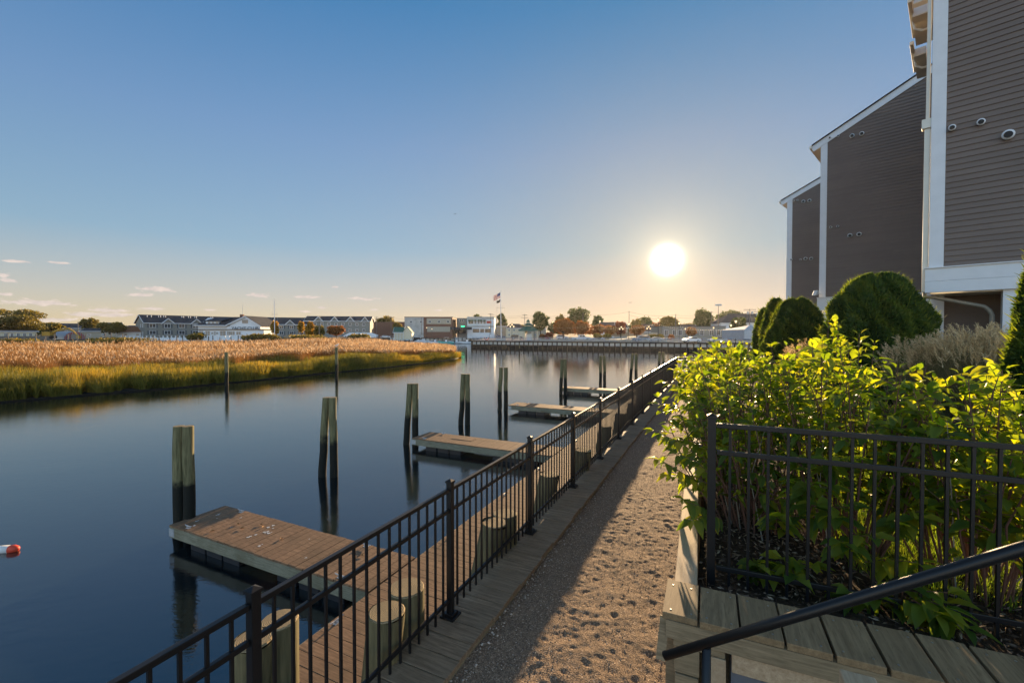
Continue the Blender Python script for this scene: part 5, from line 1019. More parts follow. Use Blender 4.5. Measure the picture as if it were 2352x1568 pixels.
for (x, Y, L, lb) in ((66, 150, 8, 'golden timber bulkhead section at the far left'), (138, 152, 20, 'long golden timber bulkhead section, sunlit, in the middle'), (247, 156, 12, 'golden timber bulkhead section nearest the white fence')):
    tb = thing('timber_bulkhead', lb, 'bulkhead', group='sunlit timber bulkheads'); a = Vector((sink(x, Y), Y, 0)); dv_ = Vector((.1, 1.0, 0)).normalized(); m = max(2, int(L/2))
    for j in range(m): mb = MB(); mb.box(a+dv_*(j*2.6+1.3)+ZV*1.55, (1.22, .25, .5), (dv_, Vector((dv_.y, -dv_.x, 0)), ZV)); mb.build('timber', M['golden'], tb)
    mb = MB(); mb.box(a+dv_*(m*1.3)-Vector((.4, 0, 0))+ZV*.9, (m*1.3, .2, .9), (dv_, Vector((dv_.y, -dv_.x, 0)), ZV)); mb.build('backing', M['darkwood'], tb)
def pole(label, x, yt, yb, Y, r=.14, arms=(), mat='greywood', name='utility_pole', cat='pole', group='utility poles across the water', extra=None):
    p = at(x, yt, Y); zb = at(x, yb, Y).z; mb = MB(); mb.tube([(p.x, Y, zb), (p.x, Y, p.z)], [r, r*.7], 8)
    th = thing(name, label, cat, group=group); mb.build('shaft', M[mat], th)
    for (dy, w) in arms: mb = MB(); mb.box((p.x, Y-.12, p.z-dy), (w/2, .08, .09)); mb.build('crossarm', M[mat], th)
    if extra: extra(th, p)
    return th, p
PO = [('short pole at the left among mooring posts', 18, 765, 795, 128), ('mooring post left of the digger arm', 82, 767, 797, 126), ('second mooring post by the timber bulkhead', 104, 771, 797, 126), ('third mooring post before the arched shed', 125, 767, 796, 127),
      ('mooring post below the shed end', 156, 767, 795, 128), ('mooring post right of the shed', 178, 770, 795, 128), ('tall mooring post left of the olive tree', 196, 766, 795, 128), ('mooring post under the olive tree', 241, 765, 795, 128), ('mooring post right of the olive tree', 255, 764, 795, 129), ('mooring post before the orange-roofed house', 281, 765, 795, 129)]
for (lb, x, yt, yb, Y) in PO: single_ = pole(lb, x, yt, yb, Y, .17, name='mooring_post', cat='post', group='mooring posts behind the reeds')
random.seed(5)
for k in range(34):
    x = 300+k*17.5+random.uniform(-5, 5); yt = random.uniform(770, 776); wq_ = 'short dark post standing in the water before the white fence' if x < 620 else 'short dark post standing behind the plumed reeds'
    pole(wq_, x, yt, 796, random.uniform(126, 134), .16, mat='darkwood' if k % 3 else 'greywood', name='mooring_post', cat='post', group='short posts before the white fence' if x < 620 else 'short posts behind the plumed reeds')
UP = [('thin utility pole rising right of the arched shed', 179, 739, 770, 190, ()), ('grey wooden pole before the tallest apartments', 733, 737, 772, 150, ()), ('utility pole left of the airy tree', 865, 727, 766, 240, ((.4, 2), (1.2, 1.6))), ('utility pole inside the airy tree', 898, 726, 768, 240, ((.4, 1.8),)),
      ('utility pole before the concrete block', 968, 729, 769, 215, ((.6, .8),)), ('utility pole at the right end of the restaurant', 1127, 720, 768, 215, ((.3, 2.6),)), ('utility pole between restaurant and flagpole', 1141, 724, 768, 220, ()), ('double-armed utility pole behind the gazebo', 1205, 721, 768, 215, ((.5, 2.4), (2, 3.6))),
      ('utility pole with a grey box before the biggest round tree', 1339, 718, 765, 190, ()), ('tall utility pole in the middle of the car park', 1445, 714, 770, 170, ()), ('utility pole just right of the sun', 1552, 721, 770, 165, ()),
      ('leaning utility pole before the ragged dark tree', 1634, 714, 766, 200, ((.5, 1.5),)), ('utility pole with two transformers, most prominent on the right', 1722, 709, 768, 150, ((.3, 4.2),)), ('utility pole with a slanting arm, right of the transformers', 1742, 714, 766, 170, ((.3, 4.0),))]
wires = []
for (lb, x, yt, yb, Y, arms) in UP:
    th, p = pole(lb, x, yt, yb, Y, .16, arms); wires.append(p)
    if 'transformers' in lb:
        for sx in (-1, 1): mb = MB(); mb.tube([(p.x+sx*.75, Y-.2, p.z-1.8), (p.x+sx*.75, Y-.2, p.z-.9)], .34, 10); mb.build('transformer', M['galv'], th)
mb = MB()
def wire(mb, a, b, sag, r=.022):
    a = Vector(a); b = Vector(b); mb.tube([a.lerp(b, k/8)-ZV*(sag*4*(k/8)*(1-k/8)) for k in range(9)], r, 4, cap=False)
pw = thing('power_lines', 'thin black power lines strung between the utility poles on the skyline', 'power lines')
for a, b, dz in ((2, 3, .3), (2, 3, 1.0), (3, 4, .5), (5, 7, .4), (5, 7, 1.2), (7, 8, .5), (7, 8, 1.5), (8, 9, .3), (9, 10, .3), (9, 10, 1.6), (10, 11, .4), (11, 12, .4), (12, 13, .4), (10, 12, 1.4)):
    m2 = MB(); wire(m2, wires[a]-ZV*dz, wires[b]-ZV*dz, .9, .03); m2.build('wire', M['dark'], pw)
# tall mast and the flagpole
def mast_extra(th, p): pass
th, p = pole('tall white mast with a crosstree and stays standing before the club', 630, 688, 776, 150, .13, mat='trim', name='mast', cat='mast', group=None)
mb = MB(); mb.box((p.x, 150, at(630, 722, 150).z), (1.2, .05, .04)); mb.build('crosstree', M['greywood'], th)
for s in (-1, 1): mb = MB(); mb.tube([p-ZV*.5, (p.x+s*2.2, 150, LZ+.3)], .018, 4); mb.build('stay', M['galv'], th)
YF = 140; fpz = thing('flagpole', 'tall white flagpole with a yardarm on the far bulkhead corner', 'flagpole'); pt = at(1149.5, 669, YF)
mb = MB(); mb.tube([(pt.x+.25, YF, LZ), (pt.x+.15, YF, 8), (pt.x, YF, pt.z)], [.17, .13, .06], 10); mb.build('shaft', M['trim'], fpz)
mb = MB(); ya = at(1149.5, 706.5, YF); mb.tube([(ya.x-1.35, YF, ya.z+.05), (ya.x+1.45, YF, ya.z)], .045, 6); mb.build('yardarm', M['greywood'], fpz)
mb = MB(); mb.tube([(pt.x, YF, pt.z), (pt.x, YF, pt.z+.3)], [.16, .05], 8); mb.build('finial', M['galv'], fpz)
for s in (-1.3, 1.4): mb = MB(); mb.tube([(ya.x+s, YF, ya.z), (ya.x+s*.7+.1, YF, LZ+1.2)], .012, 4); mb.build('halyard', M['greywood'], fpz)
mb = MB(); mb.box((pt.x+.25, YF, LZ+.35), (1.6, 1.2, .35)); mb.build('plinth', M['concrete'], fpz)
M['f_red_'] = m_leaf('flag_red', (0.45, .03, .04), (0.45, .03, .04), trans=.4, rough=.8); M['f_white_'] = m_leaf('flag_white', (.75, .74, .72), (.75, .74, .72), trans=.4, rough=.8); M['f_blue_'] = m_leaf('flag_blue', (.03, .05, .20), (.03, .05, .20), trans=.3, rough=.8); M['f_black_'] = m_leaf('flag_black', (.02, .02, .02), (.02, .02, .02), trans=.2, rough=.8)
def flag(label, top, L, H, droop, mats, stripes=13, canton=True):
    nu, nv = 26, stripes*1; vs = []; fs = []; mi = []
    for i in range(nu+1):
        for j in range(nv+1):
            u = i/nu; v = j/nv; vs.append((top.x-L*u*.72, top.y+.22*math.sin(u*9+v*2)*u, top.z-H*v-droop*u**1.15+.12*math.sin(u*7+1)*u))
    for i in range(nu):
        for j in range(nv):
            a = i*(nv+1)+j; fs.append((a, a+nv+1, a+nv+2, a+1)); mi.append(2 if canton and i < nu*.4 and j < 7 else j % 2)
    if canton:
        for r_ in range(5):
            for c_ in range(6 if r_ % 2 == 0 else 5):
                u = (.04+.06*c_+(0 if r_ % 2 == 0 else .03)); v = (r_*1.35+.6)/13; q = Vector((top.x-L*u*.72, top.y+.22*math.sin(u*9+v*2)*u-.02, top.z-H*v-droop*u**1.15+.12*math.sin(u*7+1)*u)); k = len(vs)
                vs += [tuple(q+Vector((dx, 0, dz))) for dx, dz in ((-.03, -.03), (.03, -.03), (.03, .03), (-.03, .03))]; fs.append((k, k+1, k+2, k+3)); mi.append(1)
    me = bpy.data.meshes.new('flag'); me.from_pydata(vs, [], fs)
    for m_ in mats: me.materials.append(m_)
    me.polygons.foreach_set('material_index', mi); me.update(); o = bpy.data.objects.new('flag', me); SC.collection.objects.link(o); so_ = o.modifiers.new('thick', 'SOLIDIFY'); so_.thickness = .01; tag(o, label, 'flag'); return o
flag('red and white striped flag with a blue star field flying at the flagpole top', at(1149, 672, YF), 3.0, 1.65, 1.15, [M['f_red_'], M['f_white_'], M['f_blue_']])
flag('smaller black flag hanging under the striped one', at(1149, 688, YF), 1.6, .75, .5, [M['f_black_']]*2, 6, False)
# mid group: brick low block, concrete/brick block, restaurant, hut
def flatb(label, x0, x1, yt, Y, depth, wall, name='building', cat='building', group=None, cornice=None, z0=None):
    b = thing(name, label, cat, group=group); a = at(x0, yt, Y); c = at(x1, yt, Y); z0 = LZ-.2 if z0 is None else z0; mb = MB(); mb.box(((a.x+c.x)/2, Y+depth/2, (z0+a.z)/2), ((c.x-a.x)/2, depth/2, (a.z-z0)/2)); mb.build('wall', M[wall], b)
    mb = MB(); mb.box(((a.x+c.x)/2, Y+depth/2, a.z+.12), ((c.x-a.x)/2+.15, depth/2+.15, .12)); mb.build('roof_edge', M[cornice or 'roofdark'], b); return b
def fwin(b, x, y, w, h, Y, pane='glass', frame='trim', fw=.1):
    q = at(x, y, Y); window(b, Vector((0, Y, 0)), Vector((1, 0, 0)), Vector((0, -1, 0)), q.x, q.z, w, h, pane=pane, frame=frame, fw=fw)
def fbox(b, name, mat, x0, x1, y0, y1, Y, out=.06, th=.1):
    a = at(x0, y0, Y); c = at(x1, y1, Y); mb = MB(); mb.box(((a.x+c.x)/2, Y-out+th/2, (a.z+c.z)/2), (abs(c.x-a.x)/2, th/2, abs(a.z-c.z)/2)); return mb.build(name, M[mat], b)
flatb('low dark brick building behind the airy tree', 846, 930, 740, 255, 14, 'brick')
bb_ = flatb('two-storey block, half stained concrete and half brick', 929, 1039, 728.5, 225, 18, 'brick')
fbox(bb_, 'concrete_half', 'concrete', 929.5, 973, 729, 775, 225, .08, .12); fbox(bb_, 'tan_panel', 'walltan', 980, 1036, 731, 744, 225, .07, .1); fbox(bb_, 'tan_lower_panel', 'walltan', 981, 1034, 750, 762, 225, .07, .1)
for x in (944, 967): fwin(bb_, x, 739, 1.3, 1.1, 224.9)
for x in (987, 1008, 1029): fwin(bb_, x, 738.5, 1.4, 1.1, 224.9)
rs = flatb('white two-storey waterfront restaurant with green awnings and a red sign', 1073, 1135, 729, 228, 16, 'wallwhite', cornice='concrete')
fbox(rs, 'parapet', 'concrete', 1072.5, 1135.5, 727.5, 733, 228, .3, .35); fbox(rs, 'string_course', 'concrete', 1073, 1135, 747.5, 751.5, 228, .15, .2)
M['awning'] = m_plain('green_awning', (.04, .10, .06), .7)
for (x, w) in ((1081.5, 2.6), (1092, 1.0), (1099.5, 1.0), (1105.5, 1.0), (1113, 1.2)):
    fwin(rs, x, 739.5, w, 1.9, 227.9); q = at(x, 735.5, 227.7); mb = MB(); mb.prism([(q.x-w/2-.1, 227.6, q.z+.3), (q.x+w/2+.1, 227.6, q.z+.3), (q.x+w/2+.1, 226.7, q.z-.35), (q.x-w/2-.1, 226.7, q.z-.35)], Vector((0, -.02, -.06))); mb.build('awning', M['awning'], rs)
for (x0, x1) in ((1086, 1101), (1103, 1112), (1114, 1128)): fbox(rs, 'ground_window', 'glass', x0, x1, 755, 763.5, 228, .07, .1)
sb_ = fbox(rs, 'sign_board', 'redpaint', 1118, 1128.5, 737, 742.5, 228, .2, .1); 
rw = flatb('grey roadside bar with a dark deck, joined left of the white restaurant', 1050, 1073, 731.5, 232, 12, 'wallgrey')
fwin(rw, 1060, 736, 2.2, 1.2, 231.9); fbox(rw, 'deck_roof', 'roofdark', 1035, 1084, 751, 757, 226, 1.5, 1.6); fbox(rw, 'dark_opening', 'dark', 1040, 1070, 757, 766, 227, .1, .2)
M['neon'] = m_emit('green_neon', (.05, 1, .35), 2.2); fbox(rw, 'neon_strip', 'neon', 1060, 1068, 749, 750.2, 226, 2.0, .1)
h_, C_, d_, nb_, nf_ = gabled('small harbour hut with a green roof and cream front', 906, 168, 4, 3.0, 5, 5.2, 6.9, 'cream', 'roofgreen', name='hut', cat='hut', z0=LZ-.2)
mb = MB(); q = C_+d_*3.0; mb.prism([q+ZV*LZ, q+d_*3.6+ZV*LZ, q+d_*3.6+ZV*5.0, q+d_*1.8+ZV*7.1, q+ZV*5.0], nb_*4.5); mb.build('gable_front', M['cream'], h_)
mb = MB()
for sg in (0, 3.6): mb.prism([q-nb_*.4+d_*(sg*1.12-.2)+ZV*4.75, q-nb_*.4+d_*1.8+ZV*7.25, q+nb_*4.7+d_*1.8+ZV*7.25, q+nb_*4.7+d_*(sg*1.12-.2)+ZV*4.75], ZV*.12)
mb.build('gable_roof', M['roofgreen'], h_); mb = MB()
for s in (-.9, .2, 1.3, 2.5): mb.box(C_+d_*s+d_*1+nf_*.9+ZV*3.6, (.08, .08, 1.35), (d_, nf_, ZV))
mb.build('porch_post', M['trim'], h_)
# houses and halls to the right of the flagpole
HS = [('tan two-storey house right behind the flagpole', 1136, 250, 0, 7, 9, 8.5, 9.0, 'walltan', 'roofdark', 0), ('cream house with a brown hipped roof left of the gazebo', 1163, 232, 3, 10, 10, 7.4, 9.6, 'cream', 'roofbrown', 3), ('house with a green-grey roof behind the gazebo', 1212, 238, 0, 10, 9, 7.2, 9.2, 'walltan', 'roofdark', 2),
      ('white-grey two-storey house with a gable left of the middle pole', 1380, 215, -8, 6.5, 8, 7.6, 10.0, 'wallwhite', 'roofdark', 0), ('second grey-white house, adjoining, with a brown roof', 1410, 218, 5, 7, 8, 7.4, 10.2, 'wallpale', 'roofbrown', 0), ('low dark-roofed house right of the middle pole', 1472, 212, 0, 9, 8, 5.6, 9.0, 'wallgrey', 'roofbrown', 2), ('low white house with a chimney right of the sun', 1558, 200, 0, 9, 8, 6.2, 8.6, 'wallwhite', 'roofbrown', 0)]
for (lb, x, Y, a_, L, dp, ze, zr, wl_, rf, hip) in HS: gabled(lb, x, Y, a_, L, dp, ze, zr, wl_, rf, windows=[(1.5+2.6*k, z, .9, 1.1) for k in range(int(L//2.7)) for z in ((6.3, 3.8) if ze > 7 else (4.0,))], hip=hip, over=.35, group='houses along the far street')
lo = flatb('long low grey shop building with white-framed doors', 1521, 1667, 750, 168, 14, 'wallgrey', cornice='roofdark')
for x in (1530, 1549, 1562, 1585, 1612, 1634, 1650): fwin(lo, x, 764, 1.5, 2.1, 167.9)
gabled('white hall with a grey roof behind the reddish tree', 1655, 185, -6, 22, 12, 9.2, 13.0, 'wallwhite', 'roofdark', windows=[(4+5*k, 7.6, 1.6, 1.2) for k in range(4)], name='hall', cat='building', hip=6)
fbox(None, 'low_wall', 'walltan', 1395, 1510, 763, 772, 160, .1, .2); tag(bpy.data.objects['low_wall'], 'low pale wall along the back of the car park', 'wall')
rc = thing('shipping_container', 'red shipping container left of the orange autumn tree', 'container'); mb = MB(); a = at(1245, 757, 152); c = at(1266, 767, 152); mb.box(((a.x+c.x)/2, 153, LZ+.75), ((c.x-a.x)/2, 1, 1.0)); mb.build('box', M['redpaint'], rc, bevel=.03)
mb = MB()
for k in range(9): mb.box((a.x+.2+k*(c.x-a.x-.4)/8, 151.97, LZ+.75), (.06, .03, .9))
mb.build('ribs', M['redpaint'], rc)
M['tentcloth'] = m_plain('dull_white_tent_cloth', (.42, .43, .45), .7)
tn_ = thing('tent', 'white marquee tent with peaked roof behind the shrubs', 'tent'); a = at(1696, 757, 78); c = at(1737, 757, 78); tp = at(1722, 746.5, 80); pts = [(a.x, 76, a.z), (c.x, 76, a.z), (c.x, 84, a.z), (a.x, 84, a.z)]
mb = MB(); mb.add(pts+[tuple(tp)], [(0, 1, 4), (1, 2, 4), (2, 3, 4), (3, 0, 4)]); mb.build('canopy', M['tentcloth'], tn_); mb = MB()
for i in range(4): p_, q_ = Vector(pts[i]), Vector(pts[(i+1) % 4]); mb.box((p_+q_)/2-ZV*.8, ((q_-p_).length/2, .02, .8), ((q_-p_).normalized(), (q_-p_).normalized().cross(ZV), ZV))
mb.build('side_wall', M['tentcloth'], tn_)
# gazebo
gz = thing('gazebo', 'octagonal gazebo with a two-tier green roof and cream posts', 'gazebo'); YG = 150; gc = at(1213, 779, YG); gx, gzb = gc.x, LZ
def ring(r, z, n=8, o=.39): return [Vector((gx+r*math.cos(o+6.2832*k/n), YG+r*math.sin(o+6.2832*k/n), z)) for k in range(n)]
def rooft(r0, z0, r1, z1, name, mat):
    a, b = ring(r0, z0), ring(r1, z1); mb = MB(); mb.add(a+b, [(k, (k+1) % 8, (k+1) % 8+8, k+8) for k in range(8)]+[tuple(range(8, 16)), tuple(range(7, -1, -1))]); mb.build(name, M[mat], gz)
ze_ = at(0, 760, YG).z; zr1 = at(0, 749.5, YG).z; zr2 = at(0, 742, YG).z; zr3 = at(0, 740, YG).z; zt_ = at(0, 732.5, YG).z
rooft(3.9, ze_, 1.6, zr1, 'lower_roof', 'roofgreen'); rooft(1.3, zr1, 1.3, zr1+.35, 'clerestory', 'cream'); rooft(1.95, zr1+.35, .75, zr2, 'upper_roof', 'roofgreen'); rooft(.62, zr2, .62, zr3+.1, 'cupola', 'cream'); rooft(.85, zr3+.1, .03, zt_, 'cupola_roof', 'roofgreen')
for p in ring(3.4, 0): mb = MB(); mb.box((p.x, p.y, (LZ+ze_)/2), (.12, .12, (ze_-LZ)/2)); mb.build('post', M['cream'], gz)
mb = MB(); mb.box((gx+.3, YG, LZ+1.0), (.9, .4, 1.1)); mb.build('notice_board', M['trim'], gz)
# excavator
xc = thing('excavator', 'yellow excavator with its arm bent down, at the far left boatyard', 'excavator'); Ye = 160
def ep(x, y): return at(x, y, Ye)
mb = MB(); mb.tube([ep(112, 771), ep(128, 760), ep(158, 754)], [.35, .45, .3], 6); mb.tube([ep(158, 754), ep(168, 760), ep(181, 772)], [.35, .3, .22], 6); mb.build('arm', M['excav'], xc)
mb = MB(); mb.box(ep(181, 774), (.5, .4, .5)); mb.build('bucket', M['excav'], xc); mb = MB(); mb.box(ep(112, 768)+ZV*.2, (1.5, 1.1, .8)); mb.build('cab', M['excav'], xc, bevel=.1); mb = MB(); mb.box(ep(112, 774), (2, 1.2, .5)); mb.build('track', M['dark'], xc, bevel=.2)
# ------------------------------------------------------------------ far bulkhead with piles and railing
NB = Vector((SDv.y, -SDv.x, 0))            # outward (towards us) normal of the bulkhead
def m_tide(name, dry, wet, lvl): 
    t = NT(name, .7, .3); g = t.node('ShaderNodeNewGeometry'); sp = t.node('ShaderNodeSeparateXYZ'); t.l.new(g.outputs['Position'], sp.inputs[0]); n = t.noise(t.coord((1, 1, .15)), 2.0, 4)
    m = t.math('MULTIPLY', t.math('SUBTRACT', t.math('ADD', sp.outputs[2], t.math('MULTIPLY', n, .35)), lvl), 5.0, True); t.col(t.mix(m, wet, t.ramp(n, [(.3, tuple(x*.75 for x in dry)), (.7, dry)]))); return t.m
M['sheetw'] = m_tide('pale_vinyl_sheeting', (.62, .61, .58), (.022, .018, .014), .95); M['dpile'] = m_tide('dark_bulkhead_pile', (.07, .052, .04), (.018, .015, .012), .9)
bk = thing('harbour_bulkhead', 'long far harbour bulkhead with dark piles over pale sheeting', 'bulkhead'); LB = (SH1-SH0).length+60
mb = MB(); s = 0
while s < LB: mb.prism([SH0+SDv*s+NB*.12-ZV*.3, SH0+SDv*(s+.12)+NB*.12-ZV*.3, SH0+SDv*(s+.17)+NB*.2-ZV*.3, SH0+SDv*(s+.29)+NB*.2-ZV*.3, SH0+SDv*(s+.34)+NB*.12-ZV*.3, SH0+SDv*(s+.34)+NB*.02-ZV*.3, SH0+SDv*s+NB*.02-ZV*.3], ZV*2.3); s += .34
mb.build('sheeting', M['sheetw'], bk)
s = .3
for k in range(72):
    mb = MB(); mb.tube([SH0+SDv*s+NB*.33-ZV*.4, SH0+SDv*s+NB*.33+ZV*2.18], .19, 8); mb.build('pile', M['dpile'], bk); s += 1.55
mb = MB(); mb.box(SH0+SDv*(LB/2)+NB*.28+ZV*2.12, (LB/2, .3, .17), (SDv, NB, ZV)); mb.build('cap_beam', M['dpile'], bk)
mb = MB(); mb.box(SH0+SDv*(LB/2)+NB*.40+ZV*1.0, (LB/2, .12, .14), (SDv, NB, ZV)); mb.build('wale', M['dpile'], bk)
mb = MB(); e_ = Vector((-.1, 1, 0)).normalized(); mb.box(SH0+e_*20-Vector((.1, 0, 0))+ZV*1.1, (20, .1, 1.1), (e_, Vector((1, .1, 0)).normalized(), ZV)); mb.build('return_wall', M['dpile'], bk)
M['railpaint'] = m_plain('dull_grey_rail_paint', (.34, .35, .38), .5); rl = thing('metal_railing', 'pale grey metal railing along the top of the far bulkhead', 'railing'); mb = MB()
for z in (1.12, .15): mb.bar(SH0+SDv*.3+NB*.1+ZV*(LZ+z), SH0+SDv*LB+NB*.1+ZV*(LZ+z), .07, .06)
mb.build('rail', M['railpaint'], rl); mb = MB(); s = .3
while s < LB: mb.box(SH0+SDv*s+NB*.1+ZV*(LZ+.63), (.012, .012, .48), (SDv, NB, ZV)); s += .14
mb.build('pickets', M['railpaint'], rl); s = .3
while s < LB: mb = MB(); mb.box(SH0+SDv*s+NB*.1+ZV*(LZ+.6), (.04, .04, .6), (SDv, NB, ZV)); mb.build('post', M['railpaint'], rl); s += 1.5
for (s, lb) in ((5.6, 'red, white and blue fan bunting hung on the railing near the corner'), ):
    p = SH0+SDv*s+NB*.2+ZV*(LZ+1.05); bt_ = thing('bunting', lb, 'bunting')
    for i, (r0, r1, m_) in enumerate(((.62, .85, 'f_red_'), (.38, .62, 'f_white_'), (.05, .38, 'f_blue_'))):
        pts = [p+SDv*(math.cos(math.pi+math.pi*k/12)*r1)+ZV*(math.sin(math.pi+math.pi*k/12)*r1) for k in range(13)]+[p+SDv*(math.cos(math.pi+math.pi*k/12)*r0)+ZV*(math.sin(math.pi+math.pi*k/12)*r0) for k in range(12, -1, -1)]
        mb = MB(); 
        for k in range(12): mb.prism([pts[k], pts[k+1], pts[24-k], pts[25-k]], NB*.02)
        mb.build(('red_band', 'white_band', 'blue_band')[i], M[m_], bt_)
M['asph'] = m_plain('plaza_paving', (.16, .14, .13), .8, .2, scale=.5); sheet('plaza', [(SH0.x+.5, SH0.y+1), (SH1.x, SH1.y+1), (SH1.x+60, SH1.y-30), (SH1.x+80, SH1.y+60), (SH0.x, SH0.y+70)], LZ+.004, M['asph'])
lw_ = thing('low_wall', 'low brown wall behind the railing of the far bulkhead', 'wall'); mb = MB(); mb.box(SH0+SDv*52-NB*3.0+ZV*(LZ+.3), (30, .15, .3), (SDv, NB, ZV)); mb.build('wall', M['walltan'], lw_)
# marina railing/dock at the back of the basin
mr2 = thing('marina_walkway', 'railed marina walkway on dark piles behind the moored boats', 'walkway'); A_ = Vector((-62, 221.5, 0)); B_ = Vector((-8, 235.5, 0)); dm_ = (B_-A_).normalized(); nm = Vector((dm_.y, -dm_.x, 0)); LM = (B_-A_).length
mb = MB(); mb.box((A_+B_)/2+nm*.3+ZV*1.2, (LM/2, .15, 1.1), (dm_, nm, ZV)); mb.build('sheeting', M['sheetw'], mr2)
for k in range(26): mb = MB(); mb.tube([A_+dm_*(1+k*2.1)+nm*.6-ZV*.3, A_+dm_*(1+k*2.1)+nm*.6+ZV*(2.3 if k % 4 else 4.2)], .2, 7); mb.build('pile', M['dpile'], mr2)
mb = MB()
for z in (1.15, .15): mb.bar(A_+ZV*(LZ+z), B_+ZV*(LZ+z), .07, .06)
for k in range(int(LM/.4)): mb.box(A_+dm_*k*.4+ZV*(LZ+.6), (.02, .02, .55), (dm_, nm, ZV))
mb.build('railing', M['trim'], mr2)
# ------------------------------------------------------------------ boats
M['hullw'] = m_plain('white_gelcoat', (.72, .73, .74), .2, .5, var=.03); M['hullt'] = m_plain('turquoise_gelcoat', (.12, .50, .48), .2, .5, var=.03); M['canvas'] = m_plain('black_canvas', (.02, .02, .022), .8)
def boat(label, x, Y, L, hull, heading, cabin='console', top=None):
    c = at(x, 765, Y); c.z = 0; th = thing('motor_boat', label, 'boat', group='boats moored in the far marina'); f = Vector((math.cos(heading), math.sin(heading), 0)); s = Vector((-f.y, f.x, 0)); W_ = L*.16; st = []
    for (u, w, zk, zs) in ((-.5, .95, -.1, .85), (-.25, 1, -.12, .88), (.05, .98, -.12, .95), (.3, .72, -.05, 1.08), (.44, .35, .25, 1.2), (.5, .02, .8, 1.28)):
        st.append([c+f*L*u-s*W_*w+ZV*zs, c+f*L*u-s*W_*w*.82+ZV*(zk+.25), c+f*L*u+ZV*zk, c+f*L*u+s*W_*w*.82+ZV*(zk+.25), c+f*L*u+s*W_*w+ZV*zs])
    vs = [p for r in st for p in r]; fs = []
    for i in range(5):
        for j in range(4): a = i*5+j; fs.append((a, a+1, a+6, a+5))
        fs.append((i*5+4, i*5, i*5+5, i*5+9))
    fs += [(0, 4, 3, 2, 1)]; mb = MB(); mb.add(vs, fs); mb.build('hull', M[hull], th)
    mb = MB(); mb.add([st[i][0]+ZV*.03-f*0 for i in range(6)]+[st[i][4]+ZV*.03 for i in range(6)], [(i, i+1, i+7, i+6) for i in range(5)]); mb.build('deck', M['hullw'], th)
    if cabin == 'cruiser':
        mb = MB(); mb.prism([c+f*L*.38+ZV*1.15-s*W_*.45, c+f*L*.2+ZV*1.75-s*W_*.6, c-f*L*.05+ZV*1.9-s*W_*.7, c-f*L*.3+ZV*1.0-s*W_*.8], s*W_*1.4); mb.build('cabin', M['hullw'], th, bevel=.05)
        mb = MB(); mb.prism([c+f*L*.12+ZV*1.75-s*W_*.7, c-f*L*.02+ZV*2.75-s*W_*.65, c-f*L*.32+ZV*2.75-s*W_*.65, c-f*L*.36+ZV*1.2-s*W_*.7], s*W_*1.35); mb.build('canvas_top', M['canvas'], th, bevel=.05)
    else:
        mb = MB(); mb.box(c-f*L*.02+ZV*1.3, (.45, .4, .45), (f, s, ZV)); mb.build('console', M['hullw'], th, bevel=.05); mb = MB(); mb.prism([c+f*.35+ZV*1.7-s*.45, c+f*.1+ZV*2.2-s*.42, c+f*.05+ZV*2.2-s*.42, c+f*.3+ZV*1.7-s*.45], s*.88); mb.build('windshield', M['glass'], th)
        if top:
            mb = MB(); mb.box(c-f*L*.04+ZV*2.75, (1.1, .8, .05), (f, s, ZV)); mb.build('hardtop', M[top], th)
            for a in (-.8, .7):
                for b in (-.6, .6): mb = MB(); mb.tube([c-f*L*.04+f*a+s*b+ZV*.95, c-f*L*.04+f*a*.9+s*b*.95+ZV*2.72], .035, 5); mb.build('support', M['galv'], th)
    mb = MB(); mb.box(c-f*L*.53+ZV*.95, (.22, .2, .45), (f, s, ZV)); mb.build('outboard', M['canvas'], th, bevel=.05)
boat('white cabin cruiser with a black canvas top, leftmost moored boat', 964, 200, 8.6, 'hullw', .25, 'cruiser'); boat('small white open boat next to the cabin cruiser', 999, 198, 6.4, 'hullw', 3.0)
boat('turquoise open boat among the white ones', 1024, 196, 7.4, 'hullt', 3.3, top='hullw'); boat('white boat with a hardtop, right of the turquoise one', 1048, 198, 7.0, 'hullw', 3.4, top='hullw'); boat('long white boat nearest the bulkhead corner', 1072, 196, 6.8, 'hullw', 3.2)
for (x, L, lb) in ((812, 9, 'white shrink-wrapped boat stored ashore before the three-storey block'), (838, 10, 'second shrink-wrapped boat ashore, longer, with a dark end')):
    c = at(x, 770, 185); bo = thing('stored_boat', lb, 'boat', group='boats stored ashore'); zz = c.z
    mb = MB(); mb.prism([(c.x-L/2, 185, LZ+1.2), (c.x-L/2+1.2, 185, LZ+.5), (c.x+L/2-.2, 185, LZ+.5), (c.x+L/2, 185, LZ+1.6), (c.x+L*.2, 185, LZ+2.6), (c.x-L*.2, 185, LZ+2.6)], Vector((0, 2.6, 0))); mb.build('wrap', M['hullw'], bo, bevel=.1)
    mb = MB(); [mb.box((c.x+u*L, 186, LZ+.2), (.1, .8, .4)) for u in (-.3, .25)]; mb.build('cradle', M['darkwood'], bo)
